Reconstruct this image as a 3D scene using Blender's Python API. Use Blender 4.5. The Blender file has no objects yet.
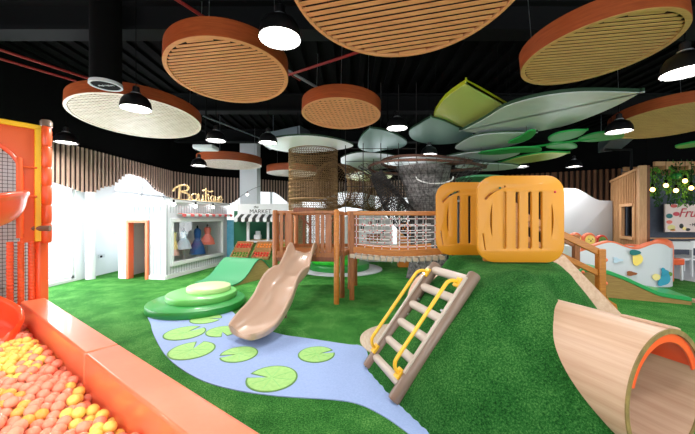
import bpy, bmesh, math, random
from mathutils import Vector, Matrix
random.seed(7)
R = math.radians; PI = math.pi
S = bpy.context.scene; COL = S.collection
EYE = 1.5; F = 310.0
def at(px, py, Y): return Vector(((px-347.5)/F*Y, Y, EYE-(py-217)/F*Y))
def fl(px, py, z=0.0):
    Y = (EYE-z)*F/(py-217); return Vector(((px-347.5)/F*Y, Y, z))
def ce(px, py, z):
    Y = (z-EYE)*F/(217-py); return Vector(((px-347.5)/F*Y, Y, z))
V = Vector

# ------------------------------------------------------------ materials
M = {}
def lin(c):
    return tuple(((x/255)/12.92 if x/255 <= .04045 else ((x/255+.055)/1.055)**2.4) for x in c)+(1,)
def mat(name, rgb, rough=.6, metal=0, var=None, vscale=8, stretch=(1,1,1), bump=0, bscale=60, coat=0, emit=0, spec=.5, trans=0):
    m = bpy.data.materials.new(name); m.use_nodes = True; nt = m.node_tree; N = nt.nodes; L = nt.links
    b = N['Principled BSDF']; c = lin(rgb)
    b.inputs['Base Color'].default_value = c; b.inputs['Roughness'].default_value = rough
    b.inputs['Metallic'].default_value = metal; b.inputs['Coat Weight'].default_value = coat
    b.inputs['Specular IOR Level'].default_value = spec; b.inputs['Transmission Weight'].default_value = trans
    if emit:
        b.inputs['Emission Color'].default_value = c; b.inputs['Emission Strength'].default_value = emit
    if var or bump:
        tc = N.new('ShaderNodeTexCoord'); mp = N.new('ShaderNodeMapping'); mp.inputs['Scale'].default_value = stretch
        L.new(tc.outputs['Object'], mp.inputs['Vector'])
    if var:
        n = N.new('ShaderNodeTexNoise'); n.inputs['Scale'].default_value = vscale; n.inputs['Detail'].default_value = 6
        n.inputs['Roughness'].default_value = .65
        L.new(mp.outputs[0], n.inputs['Vector'])
        r = N.new('ShaderNodeValToRGB'); r.color_ramp.elements[0].position = .34; r.color_ramp.elements[1].position = .66
        r.color_ramp.elements[0].color = lin(var); r.color_ramp.elements[1].color = c
        L.new(n.outputs['Fac'], r.inputs[0]); L.new(r.outputs[0], b.inputs['Base Color'])
    if bump:
        n2 = N.new('ShaderNodeTexNoise'); n2.inputs['Scale'].default_value = bscale; n2.inputs['Detail'].default_value = 4
        L.new(mp.outputs[0], n2.inputs['Vector'])
        bp = N.new('ShaderNodeBump'); bp.inputs['Strength'].default_value = bump; bp.inputs['Distance'].default_value = .02
        L.new(n2.outputs['Fac'], bp.inputs['Height']); L.new(bp.outputs[0], b.inputs['Normal'])
    M[name] = m; return m
mat('orange_pad', (248,124,84), .35, var=(244,116,76), vscale=2, coat=.35, bump=.05, bscale=9)
mat('orange_pad2', (238,92,44), .38, coat=.25)
mat('orange_dark', (230,96,38), .45)
mat('orange_slide', (244,88,44), .28, coat=.5)
mat('yellow_pad', (250,196,30), .4)
mat('ball_salmon', (253,160,130), .25, coat=.25); mat('ball_yellow', (252,220,110), .25, coat=.25); mat('ball_orange', (252,184,88), .25, coat=.25)
mat('path_blue', (150,172,216), .75, var=(140,163,208), vscale=60, spec=.25)
mat('lily_in', (158,204,122), .7, var=(142,192,106), vscale=25)
mat('lily_line', (84,132,62), .7)
mat('tier_dark', (36,140,58), .4, coat=.15); mat('tier_mid', (112,196,104), .4, coat=.1); mat('tier_pale', (196,230,160), .4, coat=.1)
mat('tier_lime', (60,215,60), .4)
mat('tan_plastic', (188,160,140), .3, coat=.25)
mat('tan_rail', (124,104,90), .35, coat=.2)
mat('tan_rung', (184,172,160), .35, coat=.2)
mat('gold_rail', (238,184,44), .35, coat=.2)
mat('deck_wood', (164,98,44), .45, var=(126,70,30), vscale=6, stretch=(9,9,1), coat=.15)
mat('deck_dark', (128,66,32), .5, var=(96,48,24), vscale=6, stretch=(9,9,1))
mat('honey_wood', (196,124,44), .4, var=(168,98,32), vscale=5, stretch=(1,9,9), coat=.2)
mat('panel_orange', (206,136,14), .42, coat=.05); mat('panel_edge', (236,190,120), .5)
mat('plank', (206,196,182), .55, var=(190,166,138), vscale=8, stretch=(9,1,9))
mat('veneer', (208,176,150), .45, var=(188,150,124), vscale=2.0, stretch=(1/9,1/.35,1/9), coat=.0)
M['veneer'].node_tree.nodes['Mapping'].inputs['Rotation'].default_value = (0,0,R(20.4)); M['veneer'].node_tree.nodes['Mapping'].vector_type = 'TEXTURE'
mat('veneer_edge', (150,126,72), .6, var=(112,92,52), vscale=14)
mat('ply', (200,168,112), .5, var=(182,148,92), vscale=5, stretch=(1,1,9))
mat('ply_brown', (164,130,66), .5, var=(138,106,50), vscale=5, stretch=(1,1,9))
mat('disc_rim', (174,84,42), .42, var=(146,66,32), vscale=4, stretch=(1,1,12), coat=.1)
mat('disc_slat', (222,160,110), .5, var=(204,138,90), vscale=4, stretch=(1,9,9))
mat('disc_gold', (208,164,100), .5, var=(186,140,80), vscale=4, stretch=(1,9,9))
mat('disc_pale', (222,208,196), .45, var=(205,188,172), vscale=6)
mat('disc_back', (46,22,12), .8)
mat('gap_mid', (92,66,48), .8)
mat('slat_grey', (198,168,152), .6, var=(176,144,128), vscale=5, stretch=(8,8,1))
mat('slat_back', (58,42,38), .8)
mat('slat_brown', (128,78,46), .6, var=(104,60,34), vscale=5, stretch=(8,8,1))
mat('slat_backb', (46,26,16), .8)
mat('timber', (206,158,114), .5, var=(188,138,94), vscale=5, stretch=(8,8,1))
mat('white', (226,229,234), .5); mat('white_board', (208,212,220), .55); mat('joint', (150,156,166), .7); mat('white_dim', (200,206,212), .6)
mat('black', (7,7,8), .9, spec=.1); mat('black_ceiling', (6,6,7), .9, spec=.1); mat('black_satin', (14,14,16), .35)
mat('beam_grey', (14,15,18), .8, spec=.2); mat('duct_grey', (120,130,140), .4, metal=.5)
mat('cafe_grey', (84,90,104), .8, var=(70,76,90), vscale=3)
mat('red_pipe', (140,30,26), .5); mat('steel', (190,195,200), .3, metal=.9)
mat('lamp_on', (255,252,244), .5, emit=9); mat('bulb_on', (255,196,110), .5, emit=9)
mat('leaf_silver', (214,222,226), .34, metal=.25); mat('leaf_teal', (134,172,170), .32, metal=.3)
mat('leaf_reflect', (236,241,246), .4, metal=.1)  # silver leaf made white: reflected window light put into the base colour
mat('leaf_lime', (224,234,134), .34, metal=.3, coat=.4); mat('leaf_green', (26,160,70), .45, metal=.1); mat('leaf_sage', (96,150,100), .35, metal=.5)
mat('leaf_edge', (30,62,40), .5); mat('lime_edge', (170,180,20), .5)
mat('net_brown', (128,100,62), .8, var=(98,72,44), vscale=12); mat('net_grey', (128,124,124), .85, var=(44,42,44), vscale=16, bump=.8, bscale=30)
mat('net_dark', (42,38,38), .9); mat('rope_white', (226,224,226), .7); mat('knot_red', (200,50,60), .5)
mat('bark_brown', (84,48,30), .7, var=(60,32,20), vscale=5)
mat('gold_sign', (232,196,140), .4); mat('door_orange', (232,116,76), .5)
mat('pink', (236,110,112), .7); mat('coral', (240,120,104), .7); mat('navy', (30,84,150), .7); mat('pale_blue', (190,214,232), .7)
mat('cream', (240,224,150), .7); mat('peach', (242,196,186), .7)
mat('market_green', (14,92,62), .6); mat('wave_green', (56,138,92), .55); mat('ramp_green', (20,150,74), .4, coat=.2)
mat('teal_panel', (120,190,216), .5, var=(60,150,190), vscale=2)
mat('crate', (206,160,110), .6, var=(180,134,88), vscale=6, stretch=(1,9,9)); mat('fruit_red', (206,58,40), .4); mat('fruit_green', (96,140,50), .4); mat('fruit_orange', (232,140,60), .4)
mat('astro', (60,110,46), .9)
mat('decal_blue', (40,150,180), .6); mat('decal_teal', (20,110,110), .6); mat('decal_brown', (150,84,40), .6); mat('board_pink', (238,214,206), .5)
mat('script_red', (206,52,70), .5); mat('dark_text', (30,34,34), .6)
mat('vine', (40,96,34), .7, var=(22,60,20), vscale=20); mat('vine_light', (96,160,50), .7)
mat('tile', (204,208,214), .4)
mat('skin_dark', (10,10,10), .8)

def turf(name, a, b, c):
    m = mat(name, b, .95, spec=.15); nt = m.node_tree; N = nt.nodes; L = nt.links; bs = N['Principled BSDF']
    tc = N.new('ShaderNodeTexCoord')
    n1 = N.new('ShaderNodeTexNoise'); n1.inputs['Scale'].default_value = 85; n1.inputs['Detail'].default_value = 5; n1.inputs['Roughness'].default_value = .8
    n2 = N.new('ShaderNodeTexNoise'); n2.inputs['Scale'].default_value = 3.5; n2.inputs['Detail'].default_value = 5
    for n in (n1, n2): L.new(tc.outputs['Object'], n.inputs['Vector'])
    mx = N.new('ShaderNodeMath'); mx.operation = 'MULTIPLY_ADD'; mx.inputs[1].default_value = .24
    L.new(n2.outputs['Fac'], mx.inputs[0])
    m2 = N.new('ShaderNodeMath'); m2.operation = 'MULTIPLY'; m2.inputs[1].default_value = .76
    L.new(n1.outputs['Fac'], m2.inputs[0]); L.new(m2.outputs[0], mx.inputs[2])
    r = N.new('ShaderNodeValToRGB'); e = r.color_ramp.elements
    e[0].position = .36; e[0].color = lin(a); e[1].position = .64; e[1].color = lin(c)
    k = r.color_ramp.elements.new(.5); k.color = lin(b)
    L.new(mx.outputs[0], r.inputs[0]); L.new(r.outputs[0], bs.inputs['Base Color'])
    bp = N.new('ShaderNodeBump'); bp.inputs['Strength'].default_value = 1; bp.inputs['Distance'].default_value = .035
    L.new(n1.outputs['Fac'], bp.inputs['Height']); L.new(bp.outputs[0], bs.inputs['Normal'])
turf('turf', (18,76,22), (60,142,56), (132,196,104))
turf('turf_shaded', (10,56,16), (42,116,46), (104,166,86))  # same turf in darker greens; the mound's dimmer light is put into the colour

gm = bpy.data.materials.new('glass'); gm.use_nodes = True; nt = gm.node_tree; nt.nodes.clear()
o_ = nt.nodes.new('ShaderNodeOutputMaterial'); mxs = nt.nodes.new('ShaderNodeMixShader'); tr = nt.nodes.new('ShaderNodeBsdfTransparent'); gl = nt.nodes.new('ShaderNodeBsdfGlossy')
gl.inputs['Roughness'].default_value = .03; mxs.inputs[0].default_value = .08
nt.links.new(tr.outputs[0], mxs.inputs[1]); nt.links.new(gl.outputs[0], mxs.inputs[2]); nt.links.new(mxs.outputs[0], o_.inputs[0]); M['glass'] = gm

# ------------------------------------------------------------ mesh builder
def wloc(o):
    l = V((0,0,0))
    while o is not None: l += o.location; o = o.parent
    return l
class MB:
    def __init__(s): s.bm = bmesh.new()
    def box(s, c, size, rot=None):
        m = Matrix.Translation(V(c)) @ (rot.to_4x4() if rot else Matrix.Identity(4)) @ Matrix.Diagonal((*size, 1))
        bmesh.ops.create_cube(s.bm, size=1, matrix=m); return s
    def bar(s, p, q, w, h, up=V((0,0,1))):
        p = V(p); q = V(q); d = (q-p); L = d.length; d = d.normalized()
        u = V(up)
        if abs(d.dot(u)) > .98: u = V((0,1,0))
        x = d; y = u.cross(x).normalized(); z = x.cross(y)
        s.box((p+q)/2, (L, w, h), Matrix((x, y, z)).transposed()); return s
    def tube(s, pts, r, seg=8, closed=False, cap=True):
        pts = [V(p) for p in pts]; n = len(pts); rs = r if isinstance(r, (list, tuple)) else [r]*n
        rings = []; prev = None
        for i, p in enumerate(pts):
            a = pts[(i-1) % n] if (closed or i > 0) else p; b = pts[(i+1) % n] if (closed or i < n-1) else p
            d = (b-a).normalized()
            if prev is None:
                u = V((0,0,1)) if abs(d.z) < .9 else V((1,0,0)); u = (u-d*u.dot(d)).normalized()
            else: u = (prev-d*prev.dot(d)).normalized()
            prev = u; w = d.cross(u)
            rings.append([s.bm.verts.new(p+rs[i]*(u*math.cos(2*PI*k/seg)+w*math.sin(2*PI*k/seg))) for k in range(seg)])
        m = n if closed else n-1
        for i in range(m):
            A = rings[i]; B = rings[(i+1) % n]
            for k in range(seg): s.bm.faces.new((A[k], A[(k+1) % seg], B[(k+1) % seg], B[k]))
        if cap and not closed:
            s.bm.faces.new(rings[0][::-1]); s.bm.faces.new(rings[-1])
        return s
    def lathe(s, prof, c=(0,0,0), seg=32, rot=None):
        c = V(c); rings = []
        for r, z in prof:
            if r < 1e-5:
                v = V((0,0,z)); v = rot @ v if rot else v
                rings.append([s.bm.verts.new(c+v)])
            else:
                rg = []
                for k in range(seg):
                    v = V((r*math.cos(2*PI*k/seg), r*math.sin(2*PI*k/seg), z)); v = rot @ v if rot else v
                    rg.append(s.bm.verts.new(c+v))
                rings.append(rg)
        for A, B in zip(rings, rings[1:]):
            for k in range(seg):
                k2 = (k+1) % seg
                if len(A) == 1 and len(B) == 1: continue
                if len(A) == 1: s.bm.faces.new((A[0], B[k2], B[k]))
                elif len(B) == 1: s.bm.faces.new((A[k], A[k2], B[0]))
                else: s.bm.faces.new((A[k], A[k2], B[k2], B[k]))
        return s
    def loft(s, rings, closed_ring=True, caps=True):
        rr = [[s.bm.verts.new(V(p)) for p in g] for g in rings]
        for A, B in zip(rr, rr[1:]):
            n = len(A); m = n if closed_ring else n-1
            for k in range(m): s.bm.faces.new((A[k], A[(k+1) % n], B[(k+1) % n], B[k]))
        if caps and closed_ring:
            s.bm.faces.new(rr[0][::-1]); s.bm.faces.new(rr[-1])
        return s
    def prism(s, poly, vec):
        vec = V(vec); a = [s.bm.verts.new(V(p)) for p in poly]; b = [s.bm.verts.new(V(p)+vec) for p in poly]; n = len(a)
        s.bm.faces.new(a[::-1]); s.bm.faces.new(b)
        for k in range(n): s.bm.faces.new((a[k], a[(k+1) % n], b[(k+1) % n], b[k]))
        return s
    def ball(s, c, r, sub=2, scale=(1,1,1)):
        bmesh.ops.create_icosphere(s.bm, subdivisions=sub, radius=r, matrix=Matrix.Translation(V(c)) @ Matrix.Diagonal((*scale, 1))); return s
    def build(s, name, m, parent=None, bevel=0, smooth=True, local=False, wire=0, subsurf=0, recalc=True, solid=0):
        bm = s.bm
        if recalc: bmesh.ops.recalc_face_normals(bm, faces=bm.faces[:])
        bm.normal_update()
        for f in bm.faces: f.smooth = smooth
        if smooth:
            for e in bm.edges:
                if len(e.link_faces) == 2 and e.calc_face_angle(0) > R(38): e.smooth = False
        if parent is not None: off = V((0,0,0)) if local else wloc(parent)
        elif local: off = V((0,0,0))
        else:
            xs = [v.co for v in bm.verts]
            off = V((sum(v.x for v in xs)/len(xs), sum(v.y for v in xs)/len(xs), min(v.z for v in xs)))
        bmesh.ops.translate(bm, verts=bm.verts[:], vec=-off)
        me = bpy.data.meshes.new(name); bm.to_mesh(me); bm.free()
        o = bpy.data.objects.new(name, me); COL.objects.link(o)
        for mm in (m if isinstance(m, (list, tuple)) else [m]): me.materials.append(M[mm])
        if parent is not None: o.parent = parent
        elif not local: o.location = off
        if wire:
            w = o.modifiers.new('w', 'WIREFRAME'); w.thickness = wire; w.use_even_offset = False
        if solid:
            w = o.modifiers.new('s', 'SOLIDIFY'); w.thickness = solid; w.offset = 0
        if subsurf:
            w = o.modifiers.new('ss', 'SUBSURF'); w.levels = subsurf; w.render_levels = subsurf
        if bevel:
            w = o.modifiers.new('b', 'BEVEL'); w.width = bevel; w.segments = 2; w.limit_method = 'ANGLE'; w.angle_limit = R(40)
        return o
def tag(o, label=None, cat=None, group=None, kind=None):
    if label: o['label'] = label
    if cat: o['category'] = cat
    if group: o['group'] = group
    if kind: o['kind'] = kind
    return o
def thing(name, label, cat, loc=(0,0,0), rz=0, group=None):
    o = bpy.data.objects.new(name, None); COL.objects.link(o); o.location = loc; o.rotation_euler[2] = rz
    o.empty_display_size = .1
    return tag(o, label, cat, group)
def copy_tree(o, parent=None):
    c = o.copy(); COL.objects.link(c); c.parent = parent
    for ch in list(o.children): copy_tree(ch, c)
    return c
def struct(o): o['kind'] = 'structure'; return o
def catmull(P, n=6, closed=False):
    P = [V(p) for p in P]; out = []; L = len(P)
    rng = range(L) if closed else range(L-1)
    for i in rng:
        if closed: a, b, c, d = P[(i-1) % L], P[i], P[(i+1) % L], P[(i+2) % L]
        else: a, b, c, d = P[max(i-1,0)], P[i], P[i+1], P[min(i+2,L-1)]
        for k in range(n):
            t = k/n
            out.append(.5*((2*b)+(c-a)*t+(2*a-5*b+4*c-d)*t*t+(3*b-a-3*c+d)*t**3))
    if not closed: out.append(P[-1])
    return out
def plate(name, loops, thick, m, parent, O, U, W, bevel=.004, local=False):
    """flat plate with holes; loops 2D (first outer), O origin, U,W plane axes, thickness along U x W centred"""
    cu = bpy.data.curves.new(name, 'CURVE'); cu.dimensions = '2D'; cu.fill_mode = 'BOTH'
    cu.extrude = thick/2-bevel; cu.bevel_depth = bevel; cu.bevel_resolution = 1
    for lp in loops:
        sp = cu.splines.new('POLY'); sp.points.add(len(lp)-1); sp.use_cyclic_u = True
        for i, p in enumerate(lp): sp.points[i].co = (p[0], p[1], 0, 1)
    t = bpy.data.objects.new('tmp', cu); COL.objects.link(t)
    dg = bpy.context.evaluated_depsgraph_get(); me = bpy.data.meshes.new_from_object(t.evaluated_get(dg))
    bpy.data.objects.remove(t); bpy.data.curves.remove(cu)
    U = V(U).normalized(); W = V(W).normalized(); Nn = U.cross(W)
    b = MB(); b.bm.from_mesh(me); bpy.data.meshes.remove(me)
    mx = Matrix((U, W, Nn)).transposed().to_4x4(); mx.translation = V(O)
    bmesh.ops.remove_doubles(b.bm, verts=b.bm.verts[:], dist=1e-5)
    bmesh.ops.transform(b.bm, matrix=mx, verts=b.bm.verts[:])
    return b.build(name, m, parent, local=local)
def rrect(x0, y0, x1, y1, r, n=6):
    out = []
    for cx, cy, a in ((x1-r, y1-r, 0), (x0+r, y1-r, 90), (x0+r, y0+r, 180), (x1-r, y0+r, 270)):
        for k in range(n+1):
            t = R(a+90*k/n); out.append((cx+r*math.cos(t), cy+r*math.sin(t)))
    return out
def text(name, body, size, O, U, W, m, parent, ext=.01, shear=0):
    cu = bpy.data.curves.new(name, 'FONT'); cu.body = body; cu.size = size; cu.extrude = ext; cu.shear = shear; cu.align_x = 'CENTER'
    t = bpy.data.objects.new('tmp', cu); COL.objects.link(t)
    dg = bpy.context.evaluated_depsgraph_get(); me = bpy.data.meshes.new_from_object(t.evaluated_get(dg))
    bpy.data.objects.remove(t); bpy.data.curves.remove(cu)
    U = V(U).normalized(); W = V(W).normalized()
    b = MB(); b.bm.from_mesh(me); mx = Matrix((U, W, U.cross(W))).transposed().to_4x4(); mx.translation = V(O)
    bmesh.ops.transform(b.bm, matrix=mx, verts=b.bm.verts[:])
    return b.build(name, m, parent, smooth=False)

# ------------------------------------------------------------ room shell
CEIL = 4.7; BAND = 3.15
struct(MB().box((3.5, 5.5, -.06), (21, 19, .12)).build('floor', 'turf', smooth=False))
WB = {'l': [(-6.4,-3.2), (-6.4,11.2), (-5.8,12.6), (-4.3,13.4), (-2.5,14.5)], 'b': [(-2.5,14.5), (1,14.6), (5,12.9), (7.7,11.5), (9.3,10.6)]}
def wall(name, p, q, openings=(), m='white', z1=BAND, z0=0, t=.16):
    p = V((*p,0)); q = V((*q,0)); d = (q-p).normalized(); L = (q-p).length; n = V((-d.y, d.x, 0)); b = MB()
    def seg(a, c, za, zb):
        if c-a > 1e-3 and zb-za > 1e-3:
            P = p+d*a+n*t/2; Q = p+d*c+n*t/2; b.bar(P+V((0,0,(za+zb)/2)), Q+V((0,0,(za+zb)/2)), t, zb-za)
    cur = 0
    for s0, s1, za, zb in sorted(openings):
        seg(cur, s0, z0, z1); seg(s0, s1, z0, za); seg(s0, s1, zb, z1); cur = s1
    seg(cur, L, z0, z1)
    return struct(b.build(name, m, smooth=False))
# left wall runs at x=-6.4 from y=-3.2
wall('wall_left', (-6.4,-3.2), (-6.4,11.2), [(6.3,10.5,.06,2.95), (11.7,14.1,1.0,2.95)])
wall('wall_left', (-6.4,11.2), (-5.8,12.6)); wall('wall_left', (-5.8,12.6), (-4.3,13.4), [(.3,1.5,.3,2.7)])
wall('wall_back', (-4.3,13.4), (-2.5,14.5), [(.2,1.9,.3,2.7)]); wall('wall_back', (-2.5,14.5), (1,14.6), [(.3,1.6,.2,2.7), (1.8,3.3,.2,2.7)])
wall('wall_back', (1,14.6), (5,12.9), [(.2,1.4,.2,2.7), (1.6,2.8,.2,2.7)])
wall('wall_back', (5,12.9), (7.7,11.5), m='slat_backb'); wall('wall_back', (7.7,11.5), (9.3,10.6), m='slat_backb')
wall('wall_back', (9.3,10.6), (14,10.4), m='cafe_grey')
wall('wall_right', (14,10.4), (14,-3.2), [(2,6,.2,2.8), (7,12,.2,2.8)])
wall('wall_front', (14,-3.2), (-6.4,-3.2), [(1,6.2,.1,3.1), (6.8,12.6,.1,3.1), (13.2,19.6,.1,3.1)])  # unseen wall; its large openings are added to let light in
# black upper walls and ceiling
for nm, pl in (('wall_left', WB['l']), ('wall_back', WB['b']+[(14,10.4)]), ('wall_right', [(14,10.4),(14,-3.2)]), ('wall_front', [(14,-3.2),(-6.4,-3.2)])):
    for a, b_ in zip(pl, pl[1:]): wall(nm, a, b_, m='black', z0=BAND, z1=CEIL)
struct(MB().box((3.8, 5.7, CEIL+.08), (21, 19, .16)).build('ceiling', 'black_ceiling', smooth=False))
b = MB()
for i in range(66): b.box((-6.2+i*.31, 5.6, CEIL-.03), (.12, 17.6, .06))
struct(b.build('trim_1', 'black_ceiling', smooth=False))
for i, y in enumerate((1.2, 4.6, 8.0, 11.2)):
    b = MB().box((3.8, y, 4.42), (20, .08, .42)).box((3.8, y, 4.22), (20, .3, .05)).box((3.8, y, 4.62), (20, .3, .04))
    struct(b.build('trim_%d' % (i+2), 'beam_grey', smooth=False))

def polyseg(pl, ds):
    out = []
    for a, c in zip(pl, pl[1:]):
        a = V((*a,0)); c = V((*c,0)); d = (c-a).normalized(); L = (c-a).length; k = 0
        while k*ds < L-1e-6: out.append((a+d*k*ds, d)); k += 1
    return out
# wavy slat valance along the left and back walls: bottom height as function of y (left wall) or x (back)
def interp(t, tab):
    if t <= tab[0][0]: return tab[0][1]
    for (a, b1), (c, d1) in zip(tab, tab[1:]):
        if t <= c:
            u = (t-a)/(c-a); u = u*u*(3-2*u); return b1+(d1-b1)*u
    return tab[-1][1]
zl = [(-3.2,2.2), (0,2.7), (3,2.7), (5.5,2.7), (6.4,2.26), (7.6,2.08), (8.2,2.3), (9.0,2.74), (9.6,2.7), (10.4,2.34), (11.0,2.2), (11.6,2.15), (12.6,2.0), (13.1,2.15)]
zb = [(-5.8,2.0), (-5.0,2.05), (-4.2,2.6), (-3.4,2.6), (-2.6,2.1), (-1.5,2.3), (0,2.7), (2,2.4), (4,2.2), (6,2.2)]
for nm, pl, fz in (('trim_6', [(-6.4,-3.0), (-6.4,11.2), (-5.8,12.6)], lambda p: interp(p.y, zl)),
                   ('trim_7', [(-5.8,12.6), (-4.3,13.4), (-2.5,14.5), (1,14.6), (5,12.9)], lambda p: interp(p.x, zb))):
    b = MB(); bk = MB(); pts = polyseg(pl, .125)
    for p, d in pts:
        n = V((d.y, -d.x, 0)); z = fz(p); c = p+n*.09
        b.box((c.x, c.y, (z+BAND)/2), (.045, .03, BAND-z), Matrix((d, n, V((0,0,1)))).transposed())
    last = None
    for (p, d), (q, e) in zip(pts, pts[1:]):
        n = V((d.y, -d.x, 0)); za = fz(p)+.02; zc = fz(q)+.02; P = p+n*.03; Q = q+n*.03
        bk.prism([V((P.x,P.y,za)), V((Q.x,Q.y,zc)), V((Q.x,Q.y,BAND)), V((P.x,P.y,BAND))], n*.03)
    struct(b.build(nm, 'slat_grey', smooth=False)); struct(bk.build('trim_8', 'slat_back', smooth=False))
b = MB()
for p, d in polyseg([(5,12.9), (7.7,11.5), (9.3,10.6)], .165):
    n = V((d.y, -d.x, 0)); c = p+n*.05; b.box((c.x, c.y, BAND/2), (.085, .09, BAND), Matrix((d, n, V((0,0,1)))).transposed())
struct(b.build('trim_9', 'slat_brown', smooth=False))

# window frames and glazing
wn = [0]
def window(p, q, z0, z1, mull=2, rail=()):
    wn[0] += 1; p = V((*p,0)); q = V((*q,0)); d = (q-p).normalized(); n = V((-d.y,d.x,0))*.08; b = MB()
    for z in [z0+.03, z1-.03]+list(rail): b.bar(p+n+V((0,0,z)), q+n+V((0,0,z)), .09, .07)
    for k in range(mull+1):
        c = p.lerp(q, k/mull); c = c+d*(.035 if k == 0 else -.035 if k == mull else 0)+n
        b.bar(c+V((0,0,z0)), c+V((0,0,z1)), .09, .07, up=V((0,1,0)))
    f = struct(b.build('window_%d' % wn[0], 'white', smooth=False))
    g = MB(); g.bar(p+n+V((0,0,(z0+z1)/2)), q+n+V((0,0,(z0+z1)/2)), .012, z1-z0-.1); g.build('pane', 'glass', f, smooth=False)
window((-6.4,3.1), (-6.4,7.3), .06, 2.95, 2); window((-6.4,8.5), (-6.4,10.9), 1.0, 2.95, 2, (2.2,))
def wseg(p, q, s0, s1, *a):
    p = V((*p,0)); q = V((*q,0)); d = (q-p).normalized(); A = p+d*s0; B = p+d*s1; window((A.x,A.y), (B.x,B.y), *a)
wseg((-5.8,12.6), (-4.3,13.4), .3, 1.5, .3, 2.7, 1); wseg((-4.3,13.4), (-2.5,14.5), .2, 1.9, .3, 2.7, 2)
wseg((-2.5,14.5), (1,14.6), .3, 1.6, .2, 2.7, 1); wseg((-2.5,14.5), (1,14.6), 1.8, 3.3, .2, 2.7, 1)
wseg((1,14.6), (5,12.9), .2, 1.4, .2, 2.7, 1); wseg((1,14.6), (5,12.9), 1.6, 2.8, .2, 2.7, 1)
wseg((14,-3.2), (-6.4,-3.2), 1, 6.2, .1, 3.1, 3); wseg((14,-3.2), (-6.4,-3.2), 6.8, 12.6, .1, 3.1, 3); wseg((14,-3.2), (-6.4,-3.2), 13.2, 19.6, .1, 3.1, 3)  # windows behind the camera, added as a light source
wseg((14,10.4), (14,-3.2), 2, 6, .2, 2.8, 2); wseg((14,10.4), (14,-3.2), 7, 12, .2, 2.8, 2)
# round column and square pillar of the room
struct(MB().lathe([(0,0), (.1,0), (.1,2.1), (0,2.1)], (-6.22,7.5,0), 16).build('trim_10', 'white'))
struct(MB().box((-3.95, 12.6, 2.35), (.68, .5, 4.7)).build('trim_11', 'white', smooth=False))
struct(MB().box((11.0, 8.7, .004), (6, 3.6, .008)).build('floor', 'tile', smooth=False))

# ------------------------------------------------------------ blue path and lily pads
P = [(152,312),(151,325),(155,338),(168,358.5),(197,378.6),(233,390),(277.6,396.5),(330,400),(358,404.5),(384,417),(408,434),(440,460),
     (480,462),(445,435),(425,423),(402,406),(384,385),(370,362),(366,350),(358,345.5),(349,345),(309,339),(282,335),(262,328),(240,318),(222,305),(195,298)]
pts = catmull([fl(*p) for p in P], 5, True)
tag(MB().prism(pts, (0,0,.008)).build('rubber_path', 'path_blue', smooth=False), 'pale blue winding rubber path like a stream across the green turf', 'path')
lil = [((272,379),.235,170,'pale green lily pad inlay nearest the camera on the blue path'), ((316.5,355),.2,20,'pale green lily pad inlay farthest right on the blue path'),
       ((239,355),.2,200,'pale green lily pad inlay just below the foot of the tan slide'), ((192,351),.245,95,'large pale green lily pad inlay with notch near left bend of blue path'),
       ((185,333.5),.25,60,'pale green lily pad inlay at the left edge of the blue path'), ((222,332),.2,300,'pale green lily pad inlay partly under left side of tan slide'), ((206,319.5),.22,0,'pale green lily pad inlay closest to the tiered round platform')]
for (px, r, a, lab) in lil:
    c = fl(*px); t = thing('lily_pad', lab, 'floor marking', (c.x, c.y, .0085), 0, 'lily pads on the blue path')
    def pad(rr, z, h, gap):
        q = [(0.15*rr*math.cos(R(a)), .15*rr*math.sin(R(a)))]
        for k in range(41):
            th = R(a+gap+(360-2*gap)*k/40); q.append((rr*math.cos(th), rr*math.sin(th)))
        return MB().prism([V((c.x+x, c.y+y, z)) for x, y in q], (0,0,h))
    pad(r, .0085, .003, 9).build('outline', 'lily_line', t, smooth=False)
    o = pad(r*.93, .0115, .002, 12); o.build('pad', 'lily_in', t, smooth=False)
    b = MB()
    for k in range(1, 8):
        th = R(a+k*45); d = V((math.cos(th), math.sin(th), 0)); b.bar(c+d*.05*r+V((0,0,.014-c.z)), c+d*.8*r+V((0,0,.014-c.z)), .004, .001)
    b.build('vein', 'tier_mid', t, smooth=False)

# ------------------------------------------------------------ tiered lily platforms
def disc(c, r, z0, z1, m, name, parent, bev=.03, seg=56, sx=1):
    pr = [(0,z0), (r-bev*.4,z0), (r,z0+bev*.6), (r,z1-bev), (r-bev*.3,z1-bev*.3), (r-bev,z1), (0,z1)]
    return MB().lathe(pr, (c[0],c[1],0), seg).build(name, m, parent)
t = thing('tiered_platform', 'round three-tier green stepping platform like lily pads on blue path end', 'play platform', (-2.52,5.22,0))
disc((-2.52,5.22), .76, 0, .12, 'tier_dark', 'lower_tier', t); disc((-2.50,5.34), .56, .12, .22, 'tier_mid', 'middle_tier', t); disc((-2.42,5.42), .36, .22, .31, 'tier_pale', 'upper_tier', t)
t = thing('tiered_platform', 'round bright green tiered platform on a white ring behind the wooden tower', 'play platform', (-.2,8.95,0))
disc((-.2,8.95), 1.2, 0, .035, 'white_dim', 'ring', t); disc((-.25,8.95), .88, .035, .2, 'tier_dark', 'lower_tier', t); disc((-.35,9.0), .68, .2, .33, 'tier_lime', 'middle_tier', t); disc((-.4,9.05), .45, .33, .43, 'tier_mid', 'upper_tier', t)

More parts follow.
